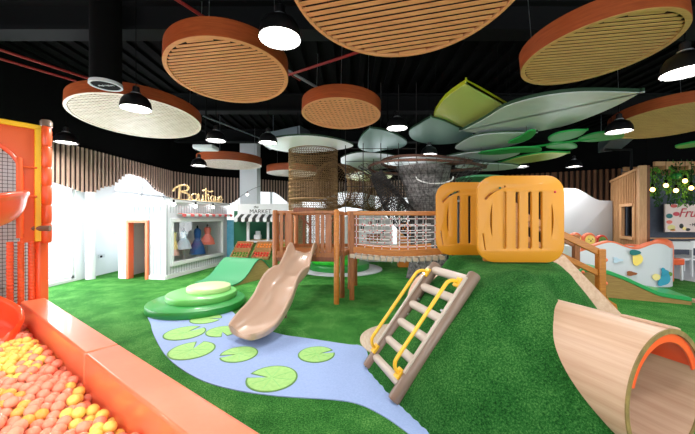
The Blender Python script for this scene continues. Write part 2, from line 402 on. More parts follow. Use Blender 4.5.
# ------------------------------------------------------------ grass hill
poly = [V((x,y)) for x, y in [(.16,3.1),(.34,2.6),(.56,2.12),(.9,1.88),(1.25,1.73),(1.6,1.64),(1.95,1.82),(2.22,2.25),(2.45,2.65),(2.95,3.3),(3.45,4.0),(3.6,4.6),(3.4,5.3),(1.5,5.45),(1.2,5.3),(1.12,4.6),(1.1,4.15),(1.0,3.98),(.66,3.72),(.38,3.43)]]
def inside(p):
    c = False; n = len(poly)
    for i in range(n):
        a, b2 = poly[i], poly[(i+1) % n]
        if (a.y > p.y) != (b2.y > p.y) and p.x < (b2.x-a.x)*(p.y-a.y)/(b2.y-a.y)+a.x: c = not c
    return c
def dist(p):
    m = 9
    for i in range(len(poly)):
        a, b2 = poly[i], poly[(i+1) % len(poly)]; e = b2-a; t = max(0, min(1, (p-a).dot(e)/e.length_squared)); m = min(m, (p-a-e*t).length)
    return m
PLAT = .91
TA = V((1.945,1.885)); TD = V((-.3490,.9371)); TL = 2.33; TR = .408
def hz(p):
    d = dist(p); u_ = max(0, min(1, (p.y-3.0)/.4)); run = .79-.31*u_*u_*(3-2*u_)
    if p.x > 2.6: run = .62
    s = min(1, d/run); s = s+(.06*math.sin(PI*s)); k = 1-s
    h = PLAT*min(1, s) if s < .86 else PLAT*(.86+.14*math.sin(min(1,(s-.86)/.16)*PI/2))
    # hollow where the log tunnel runs
    q = p-TA; al = q.dot(TD); off = q.dot(V((-TD.y, TD.x)))
    h += .13*math.exp(-(off/.22)**2)*max(0, min(1, (al-.45)/.2))*max(0, min(1, (1.5-al)/.5))
    return h, al, off
b = MB(); G = .04; nx = int(3.7/G); ny = int(4.5/G); vs = {}; HH = {}
for i in range(nx+1):
    for j in range(ny+1):
        p = V((.05+i*G, 1.05+j*G))
        if inside(p): h, al, off = hz(p)
        else:
            h = -.03-min(.05, dist(p)*.5)
            al = off = 9
            if dist(p) > G*1.6: continue
        HH[i,j] = h
for it in range(7):
    N2 = {}
    for (i, j), h in HH.items():
        q = [HH[k] for k in ((i+1,j),(i-1,j),(i,j+1),(i,j-1)) if k in HH]
        N2[i,j] = h if len(q) < 4 or h < .03 else .4*h+.6*sum(q)/4
    HH = N2
for (i, j), h in HH.items(): vs[i,j] = b.bm.verts.new((.05+i*G, 1.05+j*G, h))
for i in range(nx):
    for j in range(ny):
        k = [(i,j),(i+1,j),(i+1,j+1),(i,j+1)]
        if all(q in vs for q in k): b.bm.faces.new([vs[q] for q in k])
bd = [e for e in b.bm.edges if len(e.link_faces) == 1]
ex = bmesh.ops.extrude_edge_only(b.bm, edges=bd)
nv_ = [g for g in ex['geom'] if isinstance(g, bmesh.types.BMVert)]
for v in nv_: v.co.z = -.12
bmesh.ops.holes_fill(b.bm, edges=[e for e in b.bm.edges if len(e.link_faces) == 1])
hill = b.build('grass_mound', 'turf_shaded')
cut = MB().tube([V((TA.x-TD.x*.6, TA.y-TD.y*.6, TR)), V((TA.x+TD.x*(TL+.7), TA.y+TD.y*(TL+.7), TR))], TR-.012, 72).build('cutter', 'turf_shaded')
md = hill.modifiers.new('cut', 'BOOLEAN'); md.object = cut; md.operation = 'DIFFERENCE'; md.solver = 'EXACT'
dg = bpy.context.evaluated_depsgraph_get(); nm_ = bpy.data.meshes.new_from_object(hill.evaluated_get(dg)); hill.modifiers.clear(); hill.data = nm_; bpy.data.objects.remove(cut)
for p_ in hill.data.polygons: p_.use_smooth = True
for e_ in hill.data.edges: e_.use_edge_sharp = False
tag(hill, 'steep mound covered in artificial green turf with a log tunnel through it', 'play mound')
# ladder-side and right side plywood fascia
b = MB(); A = V((2.86,4.12,.90)); Bq = V((3.5,4.02,-.0))
b.prism([(2.62,4.14,.80),(2.80,4.14,.93),(2.92,4.18,.99),(3.78,4.0,.0),(3.34,3.98,.0)], (.05,.3,0))
tag(b.build('ramp_board', 'veneer', bevel=.005), 'sloping light plywood board edging the right side of turf mound', 'edge board')

# log tunnel
t = thing('log_tunnel', 'wood veneer log tunnel coming out of the turf mound at lower right', 'tunnel', (TA.x, TA.y, 0))
def tun(r, al, th): # world point on cylinder
    c = TA+TD*al; s = V((-TD.y, TD.x)); return V((c.x+s.x*r*math.cos(th), c.y+s.y*r*math.cos(th), TR+r*math.sin(th)))
sg = 72
rings = [[tun(r, al, 2*PI*k/sg) for k in range(sg)] for r, al in ((TR,.0),(TR,.5),(TR,1.2),(TR,TL),(TR-.028,TL),(TR-.028,1.2),(TR-.028,.5),(TR-.028,.0))]
MB().loft(rings+[rings[0]], caps=False).build('shell', 'veneer', t)
b = MB(); rr = [[tun(r, al, 2*PI*k/sg) for k in range(sg)] for r, al in ((TR+.0015,-.003),(TR+.0015,.004),(TR-.03,.004),(TR-.03,-.003))]
b.loft(rr+[rr[0]], caps=False).build('rim', 'veneer_edge', t)
b = MB(); rr = []
for k in range(33):
    th = R(18)+R(144)*k/32; rr.append([tun(r, al, th) for r, al in ((TR-.03,.01),(TR-.03,.3),(TR-.048,.3),(TR-.05,.03),(TR-.085,.022),(TR-.085,.008))])
b.loft(rr).build('orange_pad', 'orange_slide', t, bevel=.004)
b = MB(); rr = []
for k in range(9):
    th = R(94)+R(20)*k/8; rr.append([tun(r, al, th) for r, al in ((TR+.001,.01),(TR+.001,.26),(TR+.014,.26),(TR+.014,.01))])
b.loft(rr).build('veneer_patch', 'veneer', t)
c = V((.52,3.98)); tag(MB().lathe([(0,0),(.6,0),(.6,.012),(0,.012)], (.75,3.75,0), 40).build('floor_disc', 'plank'), 'round beige floor disc at the rear mouth of the log tunnel', 'floor marking')

# ------------------------------------------------------------ ladder
L0 = V((.21,3.07,.03)); L1 = V((.94,3.29,.99)); R0 = V((.385,2.51,.03)); R1 = V((1.12,2.735,.985))
t = thing('ladder', 'brown plastic ladder with yellow handrails leaning on the turf mound', 'ladder', (.3,2.8,0))
side = (R0-L0).normalized()
for a, c in ((L0, L1), (R0, R1)):
    d = (c-a).normalized(); MB().tube([a-d*.02, a, c, c+d*.015], [.05,.056,.056,.045], 20).build('rail', 'tan_rail', t)
    n = d.cross(side).normalized()
    if n.z < 0: n = -n
    b = MB(); b.bar(a+d*.2+n*.056, c-d*.06+n*.056, .035, .022, up=n); b.build('rail_insert', 'tan_rung', t, bevel=.004)
for k in range(6):
    f = .09+k*.172; a = L0.lerp(L1, f); c = R0.lerp(R1, f); b = MB(); b.tube([a, c], .041, 16)
    e = (c-a).normalized(); r_ = b.build('rung', 'tan_rung', t)
    b = MB()
    for g in (-.5,0,.5): b.tube([a+e*.06+V((g*.03,0,.04-abs(g)*.01)), c-e*.06+V((g*.03,0,.04-abs(g)*.01))], .004, 6)
    b.build('grip_rib', 'tan_rung', r_)
for a, c, off in ((L0, L1, .015), (R0, R1, -.06)):
    d = (c-a).normalized(); n = d.cross(side).normalized()
    if n.z < 0: n = -n
    s0 = a+d*.17+side*off; s1 = a+d*((c-a).length-.13)+side*off
    path = catmull([s0+n*.05, s0+n*.1+d*.01, s0+n*.14+d*.05, s0+n*.15+d*.12, (s0+s1)/2+n*.15, s1+n*.15-d*.12, s1+n*.14-d*.05, s1+n*.1-d*.01, s1+n*.05], 4)
    h = MB().tube(path, .0165, 12).build('handrail', 'gold_rail', t)
    for s in (s0, s1): MB().bar(s+n*.055-d*.045, s+n*.055+d*.045, .07, .03, up=n).build('bracket', 'gold_rail', h, bevel=.006)
    for f in (.3,.5,.7):
        s = s0.lerp(s1, f)-side*off*0; MB().tube([s-n*.01+side*(.03 if off<0 else .06)-side*off*0, s-n*.01-side*.075], .012, 8).build('bolt', 'steel', h)

# ------------------------------------------------------------ mound guard panels
def guard(cx, Y, tilt, lab, mirror):
    w = 1.06; h = 1.08; z0 = .935
    t = thing('guard_panel', lab, 'play panel', (cx, Y, PLAT), 0, 'orange guard panels on the mound')
    U = V((math.cos(tilt), math.sin(tilt), 0)); W = V((0,0,1)); O = V((cx,Y,z0))
    loops = [rrect(-w/2, 0, w/2, h, .21, 8)]
    def slot(x, y0, y1, wd=.028): return rrect(x-wd, y0, x+wd, y1, wd*.95, 4)
    for x in (-.2,-.04,.115,.245): loops.append(slot(x, .16, .89))
    def lens(x, y0, y1, s):
        return [(x+s*.035*math.sin(PI*k/10), y0+(y1-y0)*k/10) for k in range(11)]+[(x-.0*s, y0+(y1-y0)*k/10) for k in range(9,0,-1)]
    loops += [lens(-.35,.27,.78,-1), lens(.375,.27,.78,1)]
    arc = []
    for rr, rg in ((.40,range(0,11)), (.365,range(10,-1,-1))):
        for k in rg: th = R(104+44*k/10); arc.append((-.08+rr*math.cos(th)*1.12, .58+rr*math.sin(th)*1.0))
    loops.append(arc); loops.append([(-.45,.14),(-.425,.14),(-.455,.36),(-.48,.36)])
    p = plate('panel', loops, .045, 'panel_orange', t, O, U, W, .006)
    for x in (-.38,.38):
        c = O+U*x+V((-U.y,U.x,0))*.075; MB().box((c.x,c.y,.95+.5), (.09,.07,1.04)).build('post', 'honey_wood', t, bevel=.01)
    for x, y in ((-.26,.93),(.42,.88)):
        c = O+U*x+W*y-V((-U.y,U.x,0))*.026; MB().ball(c, .016, 2, (1,.5,1)).build('bolt_cap', 'knot_red' if x > 0 else 'market_green', p)
guard(2.18, 3.92, R(-2), 'larger orange slotted guard panel nearer the camera on the mound', 0)
guard(1.87, 4.66, R(-2), 'orange slotted guard panel partly hidden behind the other one', 1)

# ------------------------------------------------------------ stair railing right of mound
t = thing('stair_railing', 'honey wood stair handrail with two posts behind turf mound', 'railing', (4.12,5.05,0))
def post(p, h, w=.1, nm='post', m='deck_wood', par=None): return MB().box((p[0], p[1], h/2+p[2]), (w, w, h)).build(nm, m, par, bevel=.012)
post((4.12,5.05,0), .98, .11, 'post', 'honey_wood', t); MB().prism([(4.18,5.0,0),(4.36,5.0,0),(4.34,5.0,.09),(4.22,5.0,.16),(4.18,5.0,.24)], (0,.09,0)).build('foot', 'honey_wood', t)
post((4.42,6.0,0), 1.15, .1, 'post', 'deck_wood', t)
MB().bar((4.09,5.05,.93), (2.7,5.05,1.6), .05, .11).build('rail', 'honey_wood', t, bevel=.01)
MB().bar((4.09,5.05,.58), (2.9,5.05,1.15), .05, .09).build('rail', 'honey_wood', t, bevel=.01)
MB().bar((4.42,6.0,.95), (3.2,6.0,1.5), .05, .1).build('rail', 'deck_wood', t, bevel=.01)
MB().bar((4.42,6.0,.5), (3.4,6.0,1.0), .05, .09).build('rail', 'deck_wood', t, bevel=.01)
post((2.7,5.05,.88), .85, .1, 'post', 'honey_wood', t)
for p in ((4.20,5.05,.8),(4.20,5.05,.42),(4.5,5.93,.9),(4.5,5.93,.45)): MB().ball(p, .035, 2).build('bolt_cap', 'door_orange', t)
t = thing('wooden_stair', 'wooden steps leading up to the mound behind its plywood edge', 'stairs', (3.9,5.5,0))
for k in range(4): MB().box((4.15-k*.25, 5.52, .2+k*.2-.02), (.26,.8,.04)).build('tread', 'deck_wood', t, bevel=.006)
for y in (5.15,5.9): MB().prism([(4.33,y,0),(4.33,y,.16),(3.4,y,.9),(3.25,y,.9),(3.25,y,.6),(4.0,y,0)], (0,.04,0)).build('stringer', 'deck_dark', t)

# ------------------------------------------------------------ wooden tower deck
dk = thing('play_tower', 'raised wooden play tower deck with slatted railings above the tan slide', 'play tower', (-.7,5.9,0))
DZ = .84
PO = {'A': (-1.26,5.4), 'B': (-.19,5.35), 'C': (-.10,5.78), 'D': (.05,6.46), 'E': (.17,6.8), 'G': (-1.12,6.75), 'Hh': (-.02,6.1)}
for k, tall in (('A',1.62),('B',1.63),('C',1.60),('D',1.62),('E',1.62),('G',1.62)):
    MB().lathe([(0,0),(.047,0),(.047,tall-.02),(.035,tall),(0,tall)], (PO[k][0],PO[k][1],0), 14).build('post', 'honey_wood' if k == 'B' else 'deck_wood', dk)
b = MB()
for k in range(9):
    f = k/9; g = (k+1)/9-.012; y0 = 5.36+f*1.36; y1 = 5.36+g*1.36
    b.prism([(-1.27+.1*f,y0,DZ-.04),(-.17+.3*f,y0,DZ-.04),(-.17+.3*g,y1,DZ-.04),(-1.27+.1*g,y1,DZ-.04)], (0,0,.04))
b.build('deck_floor', 'deck_wood', dk, smooth=False)
def rail(p, q, z, h=.07, w=.045, m='deck_wood', nm='rail'): MB().bar((p[0],p[1],z), (q[0],q[1],z), w, h).build(nm, m, dk, bevel=.008)
A, B, E_, Gc = PO['A'], PO['B'], PO['E'], PO['G']
rail(A, B, 1.585, .05); rail(A, (-1.0,5.39), .86, .1); rail((-.55,5.37), B, .84, .09); rail(A, B, .77, .08, m='deck_dark')
rail(A, Gc, 1.57); rail(A, Gc, .9); rail(Gc, E_, 1.57); rail(Gc, E_, .88); rail(B, PO['C'], 1.57); rail(B, PO['C'], .84, .09)
rail(PO['C'], PO['D'], .8, .1); rail(PO['D'], E_, 1.57)
MB().box((-.75,5.38,1.625), (.38,.05,.075)).build('header_board', 'deck_dark', dk, bevel=.008)
def bal(px, w, m='deck_wood', z0=.84, z1=1.57, Y=5.385): MB().box(((px-347.5)/F*Y, Y, (z0+z1)/2), (w, .03, z1-z0)).build('baluster', m, dk, bevel=.006)
for px, w in ((281.5,.06),(289,.1),(317.5,.07),(322.5,.06),(328.5,.11)): bal(px, w)
for k in range(7):
    x = -.95+k*.14; MB().box((x, 6.76, 1.22), (.05,.03,.68)).build('baluster', 'deck_dark', dk, bevel=.005)
for k in range(5):
    f = (k+.7)/6; x = A[0]+(Gc[0]-A[0])*f; y = A[1]+(Gc[1]-A[1])*f; MB().box((x,y,1.23), (.03,.06,.66)).build('baluster', 'deck_wood', dk, bevel=.005)
for k in range(2):
    f = (k+1)/3; x = B[0]+(PO['C'][0]-B[0])*f; y = B[1]+(PO['C'][1]-B[1])*f; MB().box((x,y,1.2), (.03,.07,.7)).build('baluster', 'deck_wood', dk, bevel=.005)
# vaulted net-look inner screen behind (arched top)
b = MB(); b.bar((-1.0,6.6,1.5), (-.78,6.6,1.3), .03, .04); b.bar((-.25,6.6,1.5), (-.45,6.6,1.3), .03, .04)
b.build('brace', 'deck_dark', dk)

# tan slide
def trough(path, name, m, parent, widths, depths, th=.022, flare=.035, n=9, ups=None, subs=1, tips=True):
    rings = []; N = len(path)
    for i, p in enumerate(path):
        d = (path[min(i+1,N-1)]-path[max(i-1,0)]).normalized(); s = d.cross(V((0,0,1))).normalized(); u = s.cross(d).normalized()
        if ups: u = (V((0,0,1))-d*d.z*.3).normalized()
        w = widths[i]/2; h = depths[i]; ring = []
        inner = []
        for k in range(n+1):
            a = PI+PI*k/n; x = math.cos(a); y = math.sin(a)
            inner.append((w*math.copysign(abs(x)**.6, x), h*(1-abs(y)**.7)))
        outer = [(x*(1+th/w), y-th) for x, y in inner]
        lip_r = [(w+flare*.5, h+th*.6), (w+flare, h+th*.1), (w+flare, h-th*1.2), (w+flare*.6, h-th*1.6)]
        prof = inner[:] + lip_r + [(x, y) for x, y in outer[::-1]][1:-1] + [(-a, c) for a, c in lip_r[::-1]]
        rings.append([p+s*x+u*y for x, y in prof])
    return MB().loft(rings).build(name, m, parent, subsurf=subs)
ctl = [(-.745,5.42,.86,.34,.05),(-.75,5.3,.85,.38,.23),(-.79,5.12,.75,.42,.16),(-.83,4.95,.60,.46,.16),(-.87,4.75,.53,.47,.22),(-.93,4.52,.45,.48,.24),(-.98,4.3,.28,.50,.22),(-1.04,4.1,.17,.53,.20),(-1.10,3.92,.12,.56,.17),(-1.15,3.76,.10,.54,.13),(-1.19,3.64,.10,.46,.10),(-1.21,3.60,.10,.30,.07)]
pc = catmull([V(c[:3]) for c in ctl], 4); wd = [v.x for v in catmull([V((c[3],c[4],0)) for c in ctl], 4)]; dp = [v.y for v in catmull([V((c[3],c[4],0)) for c in ctl], 4)]
t = thing('wavy_slide', 'tan plastic wavy slide running down from the wooden tower onto blue path', 'slide', (-1.0,4.5,0))
trough(pc, 'chute', 'tan_plastic', t, wd, dp)
MB().lathe([(0,0),(.05,0),(.05,.09),(0,.09)], (-1.14,3.9,0), 14).build('foot', 'tan_rail', t)
MB().bar((-.93,4.62,0), (-.93,4.62,.48), .05, .05).build('leg', 'tan_rail', t)

# ------------------------------------------------------------ net bridge
t = thing('net_bridge', 'wooden plank bridge with white rope net sides and red knots', 'bridge', (.8,5.6,0))
def brp(f, z, back=0):
    p0 = V((.03,5.62,0)); p1 = V((1.66,5.32,0)); p = p0.lerp(p1, f); p.y += back; p.z = z; return p
def sag(f): return .925-.055*math.sin(PI*min(1,max(0,f)))+.0*f
for bk in (0,.85):
    MB().bar(brp(-.02,1.57,bk), brp(1.0,1.56,bk), .06, .075).build('handrail', 'honey_wood' if not bk else 'deck_wood', t, bevel=.012)
    rg = []
    for k in range(17):
        f = k/16; z = sag(f); p = brp(f, z, bk); rg.append([p+V((0,-.03,-.06)), p+V((0,.03,-.06)), p+V((0,.03,.05)), p+V((0,-.03,.05))])
    MB().loft(rg).build('side_beam', 'honey_wood', t, bevel=.008)
    net = MB(); kn = MB(); nv = 10; kl = []
    for k in range(nv): f = .08+k*.92/nv; net.tube([brp(f, sag(f)+.04, bk), brp(f, 1.54, bk)], .007, 5)
    for j in range(5):
        net.tube([brp(.06+.94*q/10, (sag(.06+.94*q/10)+.05)+(1.54-sag(.06+.94*q/10)-.05)*(j+.4)/5, bk) for q in range(11)], .007, 5)
    for k in range(nv):
        f = .08+k*.92/nv
        for j in range(5):
            kp = brp(f, (sag(f)+.05)+(1.54-sag(f)-.05)*(j+.4)/5, bk); kl.append(kp); kn.ball(kp, .015, 1)
    nn = net.build('rope_net', 'rope_white', t)
    if bk: tag(kn.build('knots', 'knot_red', nn), kind='stuff')
    else:
        ko = MB().ball((0,0,0), .015, 1).build('knot', 'knot_red', local=True)
        for i, kp in enumerate(kl):
            o = ko if i == 0 else ko.copy()
            if i: COL.objects.link(o)
            o.parent = nn; o.location = kp-wloc(nn)
for k in range(15):
    f = (k+.5)/15; a = brp(f, sag(f)-.115, -.09); c = brp(f, sag(f)-.115, .9)
    MB().bar(a, c, .088, .07).build('plank', 'plank', t, bevel=.008)
    MB().bar(a+V((.075,.0,.06)), a+V((.03,0,-.05)), .012, .012, up=V((0,1,0))).build('shackle', 'steel', t)
for f, bk in ((.03,0),(.03,.85)): p = brp(f,0,bk); MB().box((p.x,p.y,.8), (.09,.07,1.6)).build('post', 'deck_wood', t, bevel=.01)
p = brp(.085,0,.1); MB().box((p.x,p.y,1.22), (.08,.05,.72)).build('post', 'deck_wood', t, bevel=.01)

# ------------------------------------------------------------ wave bump (left) and boutique
t = thing('wave_ramp', 'green topped wooden wave ramp standing beside the small shop', 'play ramp', (-2.3,7.4,0))
f0 = V((-2.50,6.62,0)); f1 = V((-1.86,8.0,0)); wv = V((-.92,.32,0))
def wavez(f): return .04+.46*math.exp(-((f-.60)/.27)**2)
pr = [(k/24, wavez(k/24)) for k in range(25)]
face = [f0.lerp(f1, f)+V((0,0,z-.03)) for f, z in pr]
MB().prism([f0]+face+[f1], wv*.98).build('body', 'ply', t)
rg = [[f0.lerp(f1, f)+V((0,0,z-.03))-wv*.02, f0.lerp(f1, f)+V((0,0,z))-wv*.02, f0.lerp(f1, f)+V((0,0,z))+wv, f0.lerp(f1, f)+V((0,0,z-.03))+wv] for f, z in pr]
MB().loft(rg).build('green_top', 'wave_green', t)

# boutique
C0 = V((-4.35,7.42,0)); CL = V((-5.62,7.6,0)); CR = V((-3.93,10.1,0)); HT = 1.9
bo = thing('boutique_playhouse', 'white boarded playhouse shop with orange door frame and display window', 'playhouse', (-4.9,8.6,0))
def pwall(p, q, t, z0, z1, a=0, c=None, inset=1):
    d = (q-p).normalized(); L = (q-p).length; c = L if c is None else c; n = V((-d.y,d.x,0))*inset
    P0 = p+d*a+n*t/2; Q0 = p+d*c+n*t/2; return P0+V((0,0,(z0+z1)/2)), Q0+V((0,0,(z0+z1)/2)), t, z1-z0
def pw(b, *a, **k): b.bar(*pwall(*a, **k)); return b
Ld = (C0-CL).length; dL = (C0-CL).normalized(); dR = (CR-C0).normalized(); nL = V((dL.y,-dL.x,0)); nR = V((dR.y,-dR.x,0))
dx0, dx1, dh = .33, .78, 1.36
b = MB(); pw(b, CL, C0, .08, 0, HT, 0, dx0); pw(b, CL, C0, .08, 0, HT, dx1, Ld); pw(b, CL, C0, .08, dh, HT, dx0, dx1); b.build('front_wall', 'white_board', bo, smooth=False)
Lr = (CR-C0).length; wa, wc, wz0, wz1 = .2, 2.4, .36, 1.40
b = MB(); pw(b, C0, CR, .08, 0, HT, 0, wa); pw(b, C0, CR, .08, 0, HT, wc, Lr); pw(b, C0, CR, .08, 0, wz0, wa, wc); pw(b, C0, CR, .08, wz1, HT, wa, wc); b.build('side_wall', 'white_board', bo, smooth=False)
b = MB()
for k in range(int(Ld/.1)):
    s = k*.1+.05
    if dx0-.04 < s < dx1+.04: z0 = dh+.07
    else: z0 = .1
    p = CL+dL*s+nL*.004; b.bar(p+V((0,0,z0)), p+V((0,0,HT-.16)), .006, .010, up=V((0,1,0)))
for k in range(int(Lr/.1)):
    s = k*.1+.05; p = C0+dR*s+nR*.004
    if wa-.08 < s < wc+.08:
        b.bar(p+V((0,0,.1)), p+V((0,0,wz0-.08)), .006, .01, up=V((0,1,0))); b.bar(p+V((0,0,wz1+.2)), p+V((0,0,HT-.1)), .006, .01, up=V((0,1,0)))
    else: b.bar(p+V((0,0,.1)), p+V((0,0,HT-.1)), .006, .01, up=V((0,1,0)))
b.build('board_joints', 'joint', bo, smooth=False)
b = MB(); b.bar(CL-dL*.12+nL*.05+V((0,0,HT-.06)), C0+nL*.05+V((0,0,HT-.06)), .12, .16); b.bar(C0+nR*.05+V((0,0,HT+.0)), CR+nR*.05+V((0,0,HT)), .1, .08); b.build('fascia', 'white', bo, bevel=.006)
b = MB(); b.bar(CL+dL*.05+nL*.012+V((0,0,.05)), CL+dL*dx0+nL*.012+V((0,0,.05)), .03, .1); b.bar(CL+dL*dx1+nL*.012+V((0,0,.05)), C0+nL*.012+V((0,0,.05)), .03, .1); b.bar(C0+nR*.012+V((0,0,.05)), CR+nR*.012+V((0,0,.05)), .03, .1); b.build('skirting', 'white', bo, smooth=False)
BKL = CL+V((.1,2.9,0)); b = MB(); b.prism([CL+V((0,.05,HT-.1)), C0+V((0,.02,HT-.1)), CR+V((0,0,HT-.1)), BKL+V((0,0,HT-.1))], (0,0,.05)); b.build('roof', 'white', bo, smooth=False)
b = MB(); pw(b, BKL, CL, .06, 0, HT-.1); pw(b, CR, BKL, .06, 0, HT-.1); b.build('rear_wall', 'white', bo, smooth=False)
# door frame
b = MB(); q = lambda s, z, o=.02: CL+dL*s+nL*o+V((0,0,z))
b.bar(q(dx0-.03,0,-.02), q(dx0-.03,dh+.06,-.02), .07, .16, up=nL); b.bar(q(dx1+.03,0,-.02), q(dx1+.03,dh+.06,-.02), .07, .16, up=nL); b.bar(q(dx0-.06,dh+.03,-.02), q(dx1+.06,dh+.03,-.02), .16, .06)
b.build('door_frame', 'door_orange', bo, bevel=.006)
b = MB(); q = lambda s, z, o=.02: C0+dR*s+nR*o+V((0,0,z))
for z in (wz0-.02, wz1+.02): b.bar(q(wa-.06,z), q(wc+.06,z), .08, .1)
for s in (wa-.02, wc+.02): b.bar(q(s,wz0-.06), q(s,wz1+.06), .07, .07, up=nR)
b.build('window_frame', 'white', bo, bevel=.008)
MB().bar(q(wa,(wz0+wz1)/2,-.04), q(wc,(wz0+wz1)/2,-.04), .01, wz1-wz0).build('window_pane', 'glass', bo, smooth=False)
# awning: striped pink / white scallops
for k in range(15):
    s = wa+.15+k*.16; m = 'pink' if k % 2 == 0 else 'white'
    O = q(s, wz1+.17, .05)
    sc = [(0,0), (.155,0), (.155,-.03)]+[(.0775+.0775*math.cos(R(a_)), -.03-.035*math.sin(R(a_))) for a_ in (30,60,90,120,150)]+[(0,-.03)]
    b = MB(); b.prism([O+dR*x+nR*(.12)+V((0,0,z-.0)) for x, z in sc], nR*.008); b.prism([O+V((0,0,.02)), O+dR*.155+V((0,0,.02)), O+dR*.155+nR*.125, O+nR*.125], V((0,0,.008)))
    b.build('awning_scallop', m, bo, smooth=False)
# roof sign
sg_ = thing('script_sign', 'golden script Boutique sign standing on the playhouse roof', 'sign', (-4.2,8.6,HT+.04))
def stroke(pts, r=.024):
    b = MB(); b.tube(catmull([q(.22+x*2.1, HT+.06+y*.46, .0) for x, y in pts], 5), r, 8); return b
ltr = [('letter_b', [[(.10,.0),(.11,.45),(.12,.98)], [(.0,.5),(.05,.75),(.2,1.0),(.27,.85),(.24,.62),(.14,.52),(.26,.42),(.29,.12),(.2,-.12),(.12,-.02)]]),
 ('letter_o', [[(.38,.34),(.34,.26),(.34,.1),(.39,.02),(.44,.1),(.44,.28),(.39,.35)]]),
 ('letter_u', [[(.44,.3),(.48,.34),(.48,.1),(.52,.02),(.565,.1),(.57,.34),(.57,.08),(.6,.02)]]),
 ('letter_t', [[(.635,1.0),(.635,.4),(.64,.0),(.67,-.05)], [(.56,.78),(.63,.84),(.72,.76),(.8,.86)]]),
 ('letter_i', [[(.70,.34),(.70,.1),(.73,.02)]]),
 ('letter_q', [[(.82,.3),(.78,.34),(.75,.2),(.77,.04),(.82,.08),(.82,.34),(.83,-.2),(.80,-.3),(.78,-.18),(.86,.05)]]),
 ('letter_u', [[(.87,.34),(.87,.1),(.90,.02),(.935,.1),(.935,.34),(.94,.06)]]),
 ('letter_e', [[(.96,.18),(1.01,.22),(1.02,.36),(.98,.36),(.965,.15),(.99,.02),(1.06,.22)]])]
for nm, st in ltr:
    b = MB()
    for s in st:
        cc = catmull([q(.22+x*2.1, HT+.05+y*.38, .02) for x, y in ([(x, y*(1.0 if nm in ('letter_b','letter_t') else 1.4)) for x, y in s])], 5); b.tube(cc, .017 if nm != 'letter_b' else .023, 8)
    if nm == 'letter_i': b.ball(q(.30+.7*1.95, HT+.05+.5*.38, .02), .03, 2)
    b.build(nm, 'gold_sign', sg_)
b = MB(); b.bar(q(.22,HT+.045,.02), q(2.4,HT+.055,.02), .03, .03); b.build('base_bar', 'gold_sign', sg_)
# bulbs strung along the shop and beyond
cab = thing('string_lights', 'black cable of hanging bulbs strung along the boutique roof edge', 'string lights', (-4.1,8.7,HT))
bpos = [q(.12,HT+.02,.12), q(.95,HT+.0,.12), q(1.75,HT+.0,.12), q(2.65,HT+.02,.12)]
MB().tube(catmull([p+V((0,0,.02)) for p in bpos]+[V((-3.6,11.3,2.45)), V((-3.4,12.3,2.75))], 8), .006, 5).build('cable', 'black', cab)
for p in bpos+[V((-3.62,11.2,2.42))]:
    o = MB().lathe([(0,0),(.022,0),(.022,-.07),(0,-.07)], p, 8).build('socket', 'black', cab); MB().ball(p+V((0,0,-.11)), .045, 2).build('bulb', 'lamp_on', o)
# dresses inside the window: mannequins
def dress(s, depth, zt, zb_, wt, wb, m, lab, strap='black'):
    p = C0+dR*s-nR*depth; t = thing('mannequin', lab, 'mannequin', (p.x,p.y,0), 0, 'mannequins in the playhouse window')
    H_ = zt-zb_; prof = [(0,zb_),(wb,zb_),(wb*.82,zb_+H_*.3),(wt*.75,zb_+H_*.58),(wt,zb_+H_*.8),(wt*.95,zb_+H_*.93),(wt*.4,zt),(0,zt)]
    MB().lathe(prof, (p.x,p.y,0), 20).build('dress', m, t)
    MB().lathe([(0,zt-.01),(.03,zt-.01),(.025,zt+.05),(.012,zt+.08),(0,zt+.09)], (p.x,p.y,0), 12).build('neck_cap', strap, t)
    b = MB(); b.tube([p+V((0,0,.01)), p+V((0,0,zb_+.02))], .012, 8); b.lathe([(0,0),(.12,0),(.12,.015),(0,.02)], p, 18); b.build('stand', 'steel', t)
dress(.62,.32,1.12,.66,.11,.14,'cream','window mannequin in short pale yellow dress, leftmost');
dress(.36,.5,1.08,.55,.1,.16,'coral','window mannequin in coral top behind the yellow one')
dress(1.15,.38,1.12,.62,.1,.2,'pale_blue','window mannequin in pale blue and white dress, centre')
dress(1.0,.6,.85,.45,.1,.17,'peach','window mannequin in blush pink skirt, low and centre')
dress(1.63,.3,1.17,.42,.1,.22,'navy','window mannequin in long deep blue dress')
dress(2.12,.3,1.2,.66,.1,.22,'coral','window mannequin in flared coral red dress, rightmost')
t = thing('side_table', 'small white table standing inside the boutique doorway', 'table', (-4.98,8.1,0))
MB().box((-4.98,8.1,.46), (.4,.4,.04)).build('tabletop', 'white', t, bevel=.006); MB().box((-4.98,8.1,.4), (.36,.36,.1)).build('apron', 'white_dim', t)
for x in (-.16,.16):
    for y in (-.16,.16): MB().box((-4.98+x,8.1+y,.22), (.05,.05,.44)).build('leg', 'white', t)
t = thing('wall_socket', 'small white double socket low on the white left wall', 'socket', (-6.32,7.95,.5)); MB().box((-6.31,7.95,.5), (.02,.2,.09)).build('plate', 'white_dim', t, bevel=.004); MB().box((-6.29,7.92,.49), (.02,.05,.05)).build('plug', 'beam_grey', t)

